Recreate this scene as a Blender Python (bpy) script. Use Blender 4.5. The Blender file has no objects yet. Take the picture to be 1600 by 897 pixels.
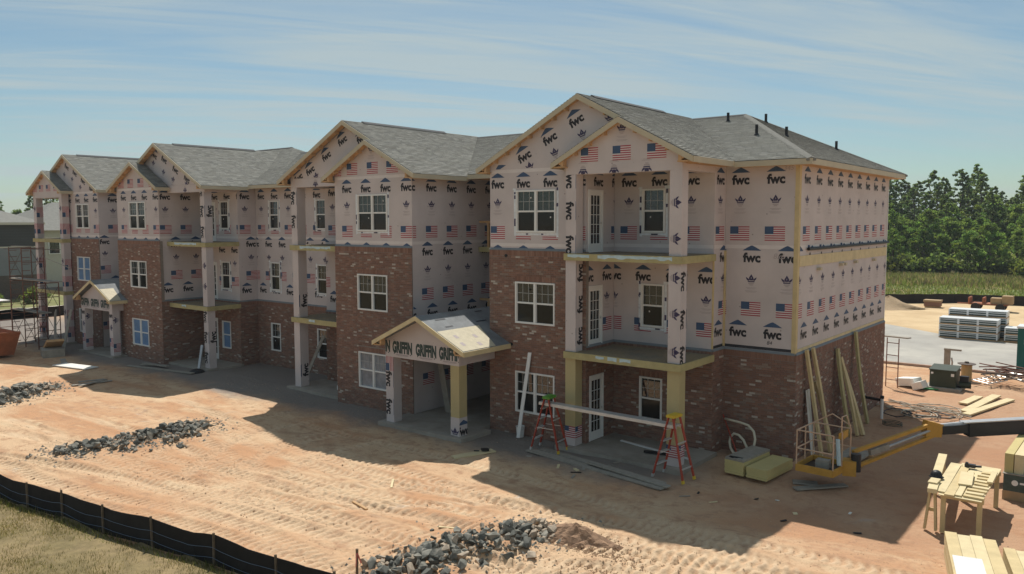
import bpy, bmesh, math, random
import numpy as np
from mathutils import Vector, Matrix
R = math.radians
random.seed(7); rng = np.random.default_rng(7)
scn = bpy.context.scene
COL = scn.collection
# ---------------------------------------------------------------- camera
cam_d = bpy.data.cameras.new('camera'); cam = bpy.data.objects.new('camera', cam_d); COL.objects.link(cam)
cam.location = (8.146, -20.263, 7.142)
cam.rotation_mode = 'XYZ'
cam.rotation_euler = (Matrix.Rotation(0.668, 3, 'Z') @ Matrix.Rotation(math.pi/2-0.082, 3, 'X') @ Matrix.Rotation(-0.002, 3, 'Z')).to_euler()
cam_d.sensor_width = 36; cam_d.lens = 1260.3/1600*36; cam_d.clip_end = 3000; cam_d.clip_start = .1
scn.camera = cam
# ---------------------------------------------------------------- sky and sun
SUNV = Vector((-0.385, 0.475, 1.0)).normalized()          # towards the sun
ELEV = math.asin(SUNV.z); AZ = math.atan2(SUNV.x, SUNV.y)  # azimuth clockwise from +Y
world = bpy.data.worlds.new('World'); scn.world = world; world.use_nodes = True
nt = world.node_tree; nt.nodes.clear()
def N(t, kind, **kw):
    n = t.nodes.new(kind)
    for k, v in kw.items():
        if k == 'inp':
            for i, val in v.items(): n.inputs[i].default_value = val
        else: setattr(n, k, v)
    return n
def math_node(t, op, a, b=None):
    n = t.nodes.new('ShaderNodeMath'); n.operation = op
    for i, s in enumerate((a, b)):
        if s is None: continue
        if isinstance(s, (int, float)): n.inputs[i].default_value = s
        else: t.links.new(s, n.inputs[i])
    return n.outputs[0]
sky = N(nt, 'ShaderNodeTexSky', sky_type='NISHITA', sun_disc=False, sun_elevation=ELEV, sun_rotation=AZ, altitude=100, air_density=1.0, dust_density=.6, ozone_density=1.9)
tc = N(nt, 'ShaderNodeTexCoord')
sep = N(nt, 'ShaderNodeSeparateXYZ'); nt.links.new(tc.outputs['Generated'], sep.inputs[0])
zc = math_node(nt, 'MAXIMUM', sep.outputs[2], 0.02)
zc = math_node(nt, 'ADD', zc, 0.10)
cu = math_node(nt, 'DIVIDE', sep.outputs[0], zc); cv = math_node(nt, 'DIVIDE', sep.outputs[1], zc)
cmb = N(nt, 'ShaderNodeCombineXYZ'); nt.links.new(cu, cmb.inputs[0]); nt.links.new(cv, cmb.inputs[1])
def cirrus(rot, sx, sy, scale, detail, dist, lo, hi):
    mp = N(nt, 'ShaderNodeMapping', vector_type='TEXTURE'); mp.inputs['Rotation'].default_value = (0, 0, rot); mp.inputs['Scale'].default_value = (1/sx, 1/sy, 1)
    nt.links.new(cmb.outputs[0], mp.inputs[0])
    nz = N(nt, 'ShaderNodeTexNoise', inp={'Scale': scale, 'Detail': detail, 'Roughness': .62, 'Distortion': dist}); nt.links.new(mp.outputs[0], nz.inputs['Vector'])
    mr = N(nt, 'ShaderNodeMapRange', interpolation_type='SMOOTHSTEP', inp={1: lo, 2: hi}); nt.links.new(nz.outputs[0], mr.inputs[0])
    return mr.outputs[0]
c1 = cirrus(R(56), .28, 2.2, 1.1, 9, 1.0, .38, .68)
c2 = cirrus(R(50), .5, .8, .42, 3, .2, .30, .60)
c3 = cirrus(R(42), .45, 4.5, 1.5, 9, 1.4, .46, .82)
streak = math_node(nt, 'MULTIPLY', math_node(nt, 'ADD', c1, math_node(nt, 'MULTIPLY', c3, .5)), c2)
streak = math_node(nt, 'MINIMUM', math_node(nt, 'ADD', math_node(nt, 'MULTIPLY', streak, .8), math_node(nt, 'ADD', math_node(nt, 'MULTIPLY', c2, .20), .06)), .85)
tint = N(nt, 'ShaderNodeVectorMath', operation='MULTIPLY', inp={1: (.82, .985, .97)}); nt.links.new(sky.outputs[0], tint.inputs[0])
mixc = N(nt, 'ShaderNodeMixRGB'); nt.links.new(streak, mixc.inputs[0]); nt.links.new(tint.outputs[0], mixc.inputs[1]); mixc.inputs[2].default_value = (5.7, 6.7, 6.9, 1)
bg = N(nt, 'ShaderNodeBackground', inp={'Strength': .064}); nt.links.new(mixc.outputs[0], bg.inputs[0])
wo = N(nt, 'ShaderNodeOutputWorld'); nt.links.new(bg.outputs[0], wo.inputs[0])
sun_d = bpy.data.lights.new('sun', 'SUN'); sun_d.energy = 3.9; sun_d.angle = R(.53); sun_d.color = (1, .955, .88)
sun = bpy.data.objects.new('sun', sun_d); COL.objects.link(sun); sun.location = (0, 0, 60)
sun.rotation_euler = (-SUNV).to_track_quat('-Z', 'Y').to_euler()
scn.view_settings.view_transform = 'Standard'; scn.view_settings.look = 'None'; scn.view_settings.exposure = 0.36; scn.view_settings.gamma = 1
scn.render.engine = 'CYCLES'; scn.cycles.max_bounces = 6

# ================================================================ helpers
def mat(name, col, rough=.8, var=.12, scale=4.0, bump=0.0, bscale=30.0, metallic=0.0, spec=.3, attr=False, ior=None, col2=None, c2scale=.6, c2lo=.45, c2hi=.65, stretch=None):
    m = bpy.data.materials.new(name); m.use_nodes = True; t = m.node_tree; b = t.nodes['Principled BSDF']
    b.inputs['Roughness'].default_value = rough; b.inputs['Metallic'].default_value = metallic; b.inputs['Specular IOR Level'].default_value = spec
    if ior: b.inputs['IOR'].default_value = ior
    geo = N(t, 'ShaderNodeNewGeometry'); pos = geo.outputs['Position']
    if stretch:
        mp = N(t, 'ShaderNodeMapping'); mp.inputs['Scale'].default_value = stretch; t.links.new(pos, mp.inputs[0]); pos = mp.outputs[0]
    nz = N(t, 'ShaderNodeTexNoise', inp={'Scale': scale, 'Detail': 5, 'Roughness': .6}); t.links.new(pos, nz.inputs['Vector'])
    mr = N(t, 'ShaderNodeMapRange', inp={1: .25, 2: .75, 3: 1-var, 4: 1+var}); t.links.new(nz.outputs[0], mr.inputs[0])
    mul = N(t, 'ShaderNodeVectorMath', operation='SCALE'); t.links.new(mr.outputs[0], mul.inputs['Scale'])
    if attr:
        at = N(t, 'ShaderNodeAttribute', attribute_name='Col'); src = at.outputs['Color']
        t.links.new(src, mul.inputs[0])
    elif col2 is not None:
        n2 = N(t, 'ShaderNodeTexNoise', inp={'Scale': c2scale, 'Detail': 6, 'Roughness': .6}); t.links.new(geo.outputs['Position'], n2.inputs['Vector'])
        m2 = N(t, 'ShaderNodeMapRange', inp={1: c2lo, 2: c2hi}); t.links.new(n2.outputs[0], m2.inputs[0])
        mx = N(t, 'ShaderNodeMixRGB'); mx.inputs[1].default_value = (*col, 1); mx.inputs[2].default_value = (*col2, 1); t.links.new(m2.outputs[0], mx.inputs[0])
        t.links.new(mx.outputs[0], mul.inputs[0])
    else: mul.inputs[0].default_value = col
    t.links.new(mul.outputs[0], b.inputs['Base Color'])
    if bump:
        nb = N(t, 'ShaderNodeTexNoise', inp={'Scale': bscale, 'Detail': 6}); t.links.new(pos, nb.inputs['Vector'])
        bp = N(t, 'ShaderNodeBump', inp={'Strength': bump, 'Distance': .02}); t.links.new(nb.outputs[0], bp.inputs['Height']); t.links.new(bp.outputs[0], b.inputs['Normal'])
    return m
def add_speckle(m, col, scale, thr, amount=.7):
    """small dark dots (nail heads) over a material's colour"""
    t = m.node_tree; b = t.nodes['Principled BSDF']; l = b.inputs['Base Color'].links[0].from_socket
    geo = N(t, 'ShaderNodeNewGeometry')
    vo = N(t, 'ShaderNodeTexVoronoi', inp={'Scale': scale}); t.links.new(geo.outputs['Position'], vo.inputs['Vector'])
    mr = N(t, 'ShaderNodeMapRange', inp={1: thr, 2: thr*.55, 3: 0, 4: amount}); t.links.new(vo.outputs['Distance'], mr.inputs[0])
    mx = N(t, 'ShaderNodeMixRGB'); t.links.new(mr.outputs[0], mx.inputs[0]); t.links.new(l, mx.inputs[1]); mx.inputs[2].default_value = (*col, 1)
    t.links.new(mx.outputs[0], b.inputs['Base Color'])
MT = {}
MT['sheath'] = mat('pink_sheathing', (.545, .482, .466), .62, .10, .9, .03, 60)
add_speckle(MT['sheath'], (.2, .16, .15), 2.6, .075)
MT['tape'] = mat('seam_tape', (.66, .60, .575), .45, .06, 2)
MT['ink_k'] = mat('black_ink', (.028, .026, .03), .6, .1); MT['ink_b'] = mat('blue_ink', (.05, .088, .165), .6, .1); MT['ink_r'] = mat('red_ink', (.36, .065, .08), .6, .1)
MT['ink_p'] = mat('purple_ink', (.058, .046, .10), .6, .1); MT['ink_g'] = mat('grey_ink', (.40, .34, .335), .6, .05); MT['ink_e'] = mat('green_ink', (.045, .07, .065), .6, .1)
MT['ink_w'] = mat('white_ink', (.64, .60, .58), .6, .05)
INKS = [MT[k] for k in ('ink_k', 'ink_b', 'ink_r', 'ink_p', 'ink_g', 'ink_e', 'ink_w')]
MT['brick'] = mat('clay_brick', (1, 1, 1), .85, .12, 40, .3, 120, attr=True)
BRK = [(.225, .122, .087), (.25, .137, .098), (.205, .115, .086), (.27, .158, .115), (.215, .138, .107), (.265, .195, .152), (.44, .38, .32)]
MT['brickp'] = [mat('clay_brick_tone', c, .85, .12, 40, .3, 120) for c in BRK]
MT['mortar'] = mat('mortar', (.25, .21, .178), .9, .15, 12, .3, 80)
MT['lumber'] = mat('yellow_lumber', (.56, .44, .235), .7, .14, 3, .06, 40)
MT['lumber2'] = mat('pale_lumber', (.62, .51, .30), .7, .14, 3, .06, 40)
MT['treated'] = mat('treated_lumber', (.40, .345, .17), .7, .16, 4, .06, 40)
MT['fascia'] = mat('primed_fascia', (.50, .435, .31), .6, .08, 2)
MT['raw'] = mat('raw_pine', (.50, .31, .155), .75, .2, 5, .06, 40)
MT['osb'] = mat('osb_deck', (.25, .20, .125), .85, .25, 14, .15, 40, col2=(.19, .17, .135))
MT['panel'] = mat('tan_panel', (.45, .37, .19), .6, .06, 2)
MT['white'] = mat('white_vinyl', (.74, .73, .70), .4, .03, 2, spec=.4)
MT['muntin'] = mat('grey_white_grille', (.46, .455, .435), .5, .03, 2)
MT['alu'] = mat('aluminium', (.58, .57, .55), .4, .1, 6, metallic=.4)
MT['glass'] = mat('window_glass', (.022, .026, .026), .03, .1, 2, spec=.5, ior=1.7)
MT['screen'] = mat('insect_screen_glass', (.014, .015, .014), .10, .1, 2, spec=.5, ior=1.38)
MT['film'] = mat('blue_protective_film', (.12, .22, .38), .35, .2, 4, .1, 12)
MT['cloudy'] = mat('cloudy_plastic_film', (.22, .235, .26), .3, .35, 3, .25, 9)
MT['tapeblue'] = mat('foil_flashing_tape', (.68, .70, .72), .35, .15, 8)
MT['membrane'] = mat('pale_blue_membrane', (.46, .58, .61), .5, .15, 6)
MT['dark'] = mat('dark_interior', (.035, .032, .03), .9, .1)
MT['black'] = mat('black_plastic', (.018, .018, .02), .5, .1)
MT['flash'] = mat('black_flashing', (.035, .037, .045), .55, .15)
MT['ledge'] = mat('grey_ledge_flashing', (.20, .215, .225), .6, .12, 3)
MT['concrete'] = mat('concrete_slab', (.33, .295, .25), .9, .15, 2, .15, 60, col2=(.25, .22, .18))
MT['shingle'] = mat('asphalt_shingle', (1, 1, 1), .93, .2, 60, .3, 200, attr=True, spec=.0)
SHG = [(.275, .27, .243), (.255, .25, .227), (.30, .293, .263), (.262, .254, .226), (.235, .231, .212)]
MT['shinglep'] = [mat('asphalt_shingle_tone', c, .93, .2, 60, .3, 200, spec=.0) for c in SHG]
MT['ridge'] = mat('ridge_vent', (.075, .075, .075), .9, .2, 20)
MT['hipcap'] = mat('hip_cap_shingle', (.215, .21, .19), .93, .2, 20, spec=0)
MT['felt'] = mat('grey_roof_felt', (.22, .23, .235), .9, .18, 3, .1, 20, col2=(.16, .165, .17))
MT['osbw'] = mat('bare_roof_sheathing', (.55, .49, .36), .8, .12, 5)

WP = {}                                   # world origin of every unrotated object
def wp(o): return WP.get(o.name, Vector((0, 0, 0)))
def props(o, label=None, cat=None, group=None, kind=None):
    for k, v in (('label', label), ('category', cat), ('group', group), ('kind', kind)):
        if v: o[k] = v
    return o
def thing(name, loc, label, cat, group=None):
    o = bpy.data.objects.new(name, None); o.empty_display_size = .3; COL.objects.link(o); o.location = loc; WP[o.name] = Vector(loc)
    return props(o, label, cat, group)
class MB:
    def __init__(s): s.v = []; s.f = []; s.m = []; s.c = []
    def add(s, pts, faces, mi=0, col=None):
        b = len(s.v); s.v += [tuple(p) for p in pts]
        for f in faces: s.f.append(tuple(b+i for i in f)); s.m.append(mi); s.c.append(col)
        return s
    def hexa(s, p, mi=0, col=None):       # p[0:4] bottom ring, p[4:8] top ring
        return s.add(p, [(3, 2, 1, 0), (4, 5, 6, 7), (0, 1, 5, 4), (1, 2, 6, 5), (2, 3, 7, 6), (3, 0, 4, 7)], mi, col)
    def box(s, x0, x1, y0, y1, z0, z1, mi=0, col=None):
        return s.hexa([(x0, y0, z0), (x1, y0, z0), (x1, y1, z0), (x0, y1, z0), (x0, y0, z1), (x1, y0, z1), (x1, y1, z1), (x0, y1, z1)], mi, col)
    def obox(s, c, ax, ay, az, mi=0, col=None):   # centre and three half-axes
        c, ax, ay, az = map(Vector, (c, ax, ay, az))
        return s.hexa([c-ax-ay-az, c+ax-ay-az, c+ax+ay-az, c-ax+ay-az, c-ax-ay+az, c+ax-ay+az, c+ax+ay+az, c-ax+ay+az], mi, col)
    def bar(s, p0, p1, w, h, up=(0, 0, 1), mi=0):  # rectangular bar between two points
        p0, p1 = Vector(p0), Vector(p1); d = (p1-p0); L = d.length; d = d/L; up = Vector(up)
        sd = d.cross(up)
        if sd.length < 1e-3: sd = d.cross(Vector((0, 1, 0)))
        sd.normalize(); u = sd.cross(d).normalized()
        return s.obox((p0+p1)/2, d*L/2, sd*w/2, u*h/2, mi)
    def board(s, p0, p1, h, t, n, mi=0):  # vertical board: top edge p0-p1, hanging down h, thickness t along n
        p0, p1, n = Vector(p0), Vector(p1), Vector(n)*t; dz = Vector((0, 0, h))
        return s.hexa([p0-dz, p1-dz, p1-dz+n, p0-dz+n, p0, p1, p1+n, p0+n], mi)
    def prism(s, pts, ext, mi=0):
        pts = [Vector(p) for p in pts]; e = Vector(ext); n = len(pts)
        return s.add(pts+[p+e for p in pts], [tuple(range(n-1, -1, -1)), tuple(range(n, 2*n))]+[(i, (i+1) % n, n+(i+1) % n, n+i) for i in range(n)], mi)
    def tube(s, path, r, n=8, mi=0, cap=True):
        path = [Vector(p) for p in path]; rs = r if isinstance(r, (list, tuple)) else [r]*len(path)
        rings = []; prev = None
        for i, p in enumerate(path):
            d = (path[min(i+1, len(path)-1)]-path[max(i-1, 0)]).normalized()
            a = Vector((0, 0, 1)) if abs(d.z) < .95 else Vector((1, 0, 0))
            if prev is not None: a = prev
            u = (a-d*a.dot(d))
            if u.length < 1e-4: u = d.orthogonal()
            u.normalize(); w = d.cross(u); prev = u
            rings.append([p+(u*math.cos(k*2*math.pi/n)+w*math.sin(k*2*math.pi/n))*rs[i] for k in range(n)])
        fs = [(i*n+k, i*n+(k+1) % n, (i+1)*n+(k+1) % n, (i+1)*n+k) for i in range(len(path)-1) for k in range(n)]
        if cap: fs += [tuple(range(n-1, -1, -1)), tuple((len(path)-1)*n+k for k in range(n))]
        return s.add([p for r_ in rings for p in r_], fs, mi)
    def lathe(s, c, prof, n=16, mi=0):
        c = Vector(c); pts = [c+Vector((r*math.cos(k*2*math.pi/n), r*math.sin(k*2*math.pi/n), z)) for r, z in prof for k in range(n)]
        fs = [(i*n+k, i*n+(k+1) % n, (i+1)*n+(k+1) % n, (i+1)*n+k) for i in range(len(prof)-1) for k in range(n)]
        fs += [tuple(range(n-1, -1, -1)), tuple((len(prof)-1)*n+k for k in range(n))]
        return s.add(pts, fs, mi)
    def mesh(s, name, mats, off=Vector((0, 0, 0)), smooth=False):
        me = bpy.data.meshes.new(name); o = off
        me.from_pydata([(p[0]-o.x, p[1]-o.y, p[2]-o.z) for p in s.v], [], s.f)
        for m_ in (mats if isinstance(mats, (list, tuple)) else [mats]): me.materials.append(m_)
        if any(s.m): me.polygons.foreach_set('material_index', s.m)
        if any(c is not None for c in s.c):
            at = me.color_attributes.new('Col', 'FLOAT_COLOR', 'CORNER')
            arr = np.concatenate([np.tile(np.array([*(c or (1, 1, 1)), 1], 'f'), len(f)) for c, f in zip(s.c, s.f)])
            at.data.foreach_set('color', arr)
        if smooth: me.polygons.foreach_set('use_smooth', [True]*len(me.polygons))
        me.validate(); me.update()
        return me
    def build(s, name, mats, parent=None, smooth=False, origin=None, **pr):
        a = np.array(s.v); lo, hi = a.min(0), a.max(0)
        o = Vector(origin) if origin is not None else Vector(((lo[0]+hi[0])/2, (lo[1]+hi[1])/2, lo[2]))
        ob = bpy.data.objects.new(name, s.mesh(name, mats, o, smooth)); COL.objects.link(ob)
        if parent is not None: ob.parent = parent; ob.location = o-wp(parent)
        else: ob.location = o
        WP[ob.name] = o
        return props(ob, **pr)
def inst(name, me, parent, mtx):          # a mesh placed by a world matrix under an unrotated parent
    o = bpy.data.objects.new(name, me); COL.objects.link(o); o.parent = parent
    o.matrix_local = Matrix.Translation(-wp(parent)) @ mtx
    return o
def sub(name, me, parent, loc=(0, 0, 0)):
    o = bpy.data.objects.new(name, me); COL.objects.link(o); o.parent = parent; o.location = loc
    return o
def clip(poly, a, b, c):                  # keep a*x+b*y<=c
    out = []; n = len(poly)
    for i in range(n):
        p, q = poly[i], poly[(i+1) % n]; dp = a*p[0]+b*p[1]-c; dq = a*q[0]+b*q[1]-c
        if dp <= 0: out.append(p)
        if dp*dq < 0:
            t = dp/(dp-dq); out.append((p[0]+t*(q[0]-p[0]), p[1]+t*(q[1]-p[1])))
    return out
def clip_convex(poly, cv):
    for i in range(len(cv)):
        if len(poly) < 3: return []
        p, q = cv[i], cv[(i+1) % len(cv)]; ex, ey = q[0]-p[0], q[1]-p[1]
        poly = clip(poly, ey, -ex, ey*p[0]-ex*p[1])
    return poly if len(poly) >= 3 else []
def sub_rect(polys, h):
    out = []; u0, u1, v0, v1 = h
    for p in polys:
        if max(q[0] for q in p) <= u0 or min(q[0] for q in p) >= u1 or max(q[1] for q in p) <= v0 or min(q[1] for q in p) >= v1: out.append(p); continue
        mid = clip(clip(p, 1, 0, u1), -1, 0, -u0) if True else p
        for c in (clip(p, 1, 0, u0), clip(p, -1, 0, -u1)): 
            if len(c) >= 3: out.append(c)
        if len(mid) >= 3:
            for c in (clip(mid, 0, 1, v0), clip(mid, 0, -1, -v1)):
                if len(c) >= 3: out.append(c)
    return out
class Frame:                              # a vertical wall plane: u along it, v = height, d outwards
    def __init__(s, o, U, n): s.o = Vector(o); s.U = Vector(U); s.n = Vector(n)
    def p(s, u, v, d=0): return s.o+s.U*u+Vector((0, 0, v))+s.n*d
    def mtx(s, u, v, d=0, rot=0):
        m = Matrix.Identity(4); a = s.U; b = -s.n; c = Vector((0, 0, 1))
        for i in range(3): m[i][0] = a[i]; m[i][1] = b[i]; m[i][2] = c[i]
        return Matrix.Translation(s.p(u, v, d)) @ m @ Matrix.Rotation(-rot, 4, 'Y')
def front(y): return Frame((0, y, 0), (1, 0, 0), (0, -1, 0))      # u = world X
def right(x): return Frame((x, 0, 0), (0, 1, 0), (1, 0, 0))       # u = world Y, faces +X
def leftf(x): return Frame((x, 0, 0), (0, -1, 0), (-1, 0, 0))     # u = -world Y, faces -X
# value noise for heights
def vnoise(x, y, seed=0):
    xi = np.floor(x).astype(np.int64); yi = np.floor(y).astype(np.int64); xf = x-xi; yf = y-yi
    def h(a, b): 
        n = (a*374761393+b*668265263+seed*1442695041) & 0x7fffffff; n = ((n ^ (n >> 13))*1274126177) & 0x7fffffff
        return ((n ^ (n >> 16)) & 0xffff)/65535.0
    sx = xf*xf*(3-2*xf); sy = yf*yf*(3-2*yf)
    return (h(xi, yi)*(1-sx)+h(xi+1, yi)*sx)*(1-sy)+(h(xi, yi+1)*(1-sx)+h(xi+1, yi+1)*sx)*sy
def fbm(x, y, o=4, seed=0):
    r = 0; a = .5
    for i in range(o): r = r+a*(vnoise(x*2**i, y*2**i, seed+i)-.5); a *= .5
    return r
# ================================================================ ground
FX = np.array([-60, -30, -19, -15.38, -13.85, -12.47, -10.66, -8.88, -7.04, -5.12, -3.67, -2, 6, 60]); FY = np.array([-24, -15.5, -13.0, -12.3, -12.2, -11.94, -11.8, -11.55, -11.18, -10.98, -10.8, -10.6, -9.8, -6])
def fence_y(x): return np.interp(x, FX, FY)
TRK = [  # (function of x or y, half gauge, depth, x range)
 ('x', lambda x: -10.2+.17*(x+14)-.012*(x+9)**2*.5, .95, .05, (-30, 9)),
 ('x', lambda x: -8.9+.20*(x+14)+.35*np.sin(.3*x), .95, .042, (-26, 9)),
 ('x', lambda x: -7.3+.10*(x+14)+.45*np.sin(.22*x+1), .9, .038, (-26, 10)),
 ('x', lambda x: -5.0+.02*(x+14)-.9*np.cos(.21*(x+9)), .9, .036, (-24, 8)),
 ('x', lambda x: -3.1-.085*(x+14)-.4*np.sin(.3*x), .85, .03, (-24, 2)),
 ('y', lambda y: -12.6+.16*(y+4)**2*.55, .9, .036, (-9, -1.4)),
 ('y', lambda y: -14.4+.5*np.sin(.5*y)+.11*(y+4)**2, .85, .034, (-9.5, -1.2)),
 ('y', lambda y: -7.5+.9*(y+6)+.06*(y+6)**2, .85, .03, (-9, -3)),
 ('x', lambda x: -8.2+.55*(x+2), .85, .034, (-6, 5)),
 ('x', lambda x: -9.6+.12*(x+14)+.25*np.sin(.5*x), .9, .04, (-22, 9)),
 ('x', lambda x: -6.1+.06*(x+14)+.5*np.sin(.35*x+2), .9, .036, (-20, 6)),
 ('x', lambda x: -6.6+.16*(x+4), .9, .04, (-5, 9)),
 ('y', lambda y: -16.5+.07*(y+3)**2, .9, .036, (-10, -1)),
]
def ground_h(x, y, want=False):
    x = np.asarray(x, float); y = np.asarray(y, float)
    near = np.exp(-((np.maximum(np.abs(x+8)-26, 0)/10)**2+(np.maximum(np.abs(y-2)-18, 0)/10)**2))
    h = -.12+near*(.16*fbm(x*.22, y*.22, 3, 3)+.08*fbm(x*.9, y*.9, 3, 9)+.035*fbm(x*3.1, y*3.1, 3, 17))
    T = 0*x
    rutmask = np.clip((y-fence_y(x)-.3)/.5, 0, 1)*(.45+.55*np.clip((fbm(x*.35+3, y*.35, 3, 41)+.25)*3.0, 0, 1))
    for ax, f, g, dp, (r0, r1) in TRK:
        a, b = (x, y) if ax == 'x' else (y, x)
        fa = f(a); e = 1e-2; sl = (f(a+e)-fa)/e; nrm = np.sqrt(1+sl*sl)
        d = (b-fa)/nrm; s = a*nrm
        edge = np.clip((a-r0)/1.5, 0, 1)*np.clip((r1-a)/1.5, 0, 1)
        for sg in (-1, 1):
            dd = d-sg*g; w = np.exp(-(dd/.24)**4)
            lug = np.sin(2*np.pi*(s/.235+np.abs(dd)*1.8*sg+.15*np.sin(s*.7)))
            T = np.maximum(T, edge*rutmask*w*(.6+.4*np.clip(lug*4, -1, 1)))
            h = h+edge*rutmask*(-dp*w*.75+dp*.62*w*np.clip(lug*3, -1, 1)+dp*.55*np.exp(-((np.abs(dd)-.33)/.1)**2))
    # clods
    h = h+near*.05*np.clip(fbm(x*6, y*6, 3, 61)-.1, 0, 1)
    # spoil mound beside the near stones, low humps under the other stone heaps
    def hump(cx, cy, rx, ry, a, rot=0):
        c, s_ = math.cos(rot), math.sin(rot); u = ((x-cx)*c+(y-cy)*s_)/rx; v = (-(x-cx)*s_+(y-cy)*c)/ry
        return a*np.exp(-(u*u+v*v))
    h = h+hump(-2.2, -5.3, 1.0, .55, .12, .2)+hump(-3.2, -7.0, .9, 1.6, .16, -.2)+hump(-.7, -6.2, 1.3, 1.0, .07+.0*x)*(1+1.5*fbm(x*2, y*2, 2, 77))
    h = h+hump(-17.6, -7.0, .9, 2.2, .16, -.15)+hump(-28.6, -6.8, .9, 1.4, .16, -.3)+hump(.9, -3.2, 2.2, .8, .09)
    # flat pads under the building and where work goes on
    pad = np.clip(np.minimum(np.minimum(x+47, 1.5-x), np.minimum(y-1.3, 15-y))/.8, 0, 1)
    h = h*(1-pad)+pad*-.12
    far = np.clip((y-21)/2.5, 0, 1); h = h*(1-far)-.12*far
    lf = np.clip((-46-x)/6, 0, 1); h = h*(1-lf)-.12*lf
    return (h, T) if want else h
def gh(x, y): return float(ground_h(np.array([x]), np.array([y]))[0])
def lines(dense, d0, mids, far, grow=1.35):
    a, b = dense; v = list(np.arange(a, b, d0)); lo, hi = mids
    x = a; st = d0*3; L = []
    while x > lo: x -= st; L.append(x); st = min(st*1.25, .8)
    while x > -far: x -= st; L.append(x); st *= grow
    x = v[-1]; st = d0*3; H = []
    while x < hi: x += st; H.append(x); st = min(st*1.25, .8)
    while x < far: x += st; H.append(x); st *= grow
    return np.array(L[::-1]+v+H)
def sheet(name, xs, ys, hf, m, mask=None, **pr):
    X, Y = np.meshgrid(xs, ys); Z = hf(X, Y); nx = len(xs); ny = len(ys)
    me = bpy.data.meshes.new(name)
    i = np.arange(nx-1)[None, :]+np.arange(ny-1)[:, None]*nx
    q = np.stack([i, i+1, i+1+nx, i+nx], -1).reshape(-1, 4)
    if mask is not None: q = q[mask((X[:-1, :-1]+X[1:, 1:])/2, (Y[:-1, :-1]+Y[1:, 1:])/2).reshape(-1)]
    me.vertices.add(nx*ny); me.vertices.foreach_set('co', np.stack([X, Y, Z], -1).reshape(-1).astype('f'))
    me.loops.add(len(q)*4); me.loops.foreach_set('vertex_index', q.reshape(-1).astype('i')); me.polygons.add(len(q))
    me.polygons.foreach_set('loop_start', np.arange(0, len(q)*4, 4, dtype='i')); me.polygons.foreach_set('loop_total', np.full(len(q), 4, 'i'))
    me.update(calc_edges=True); me.materials.append(m); me.validate()
    o = bpy.data.objects.new(name, me); COL.objects.link(o); return props(o, **pr)
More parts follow.
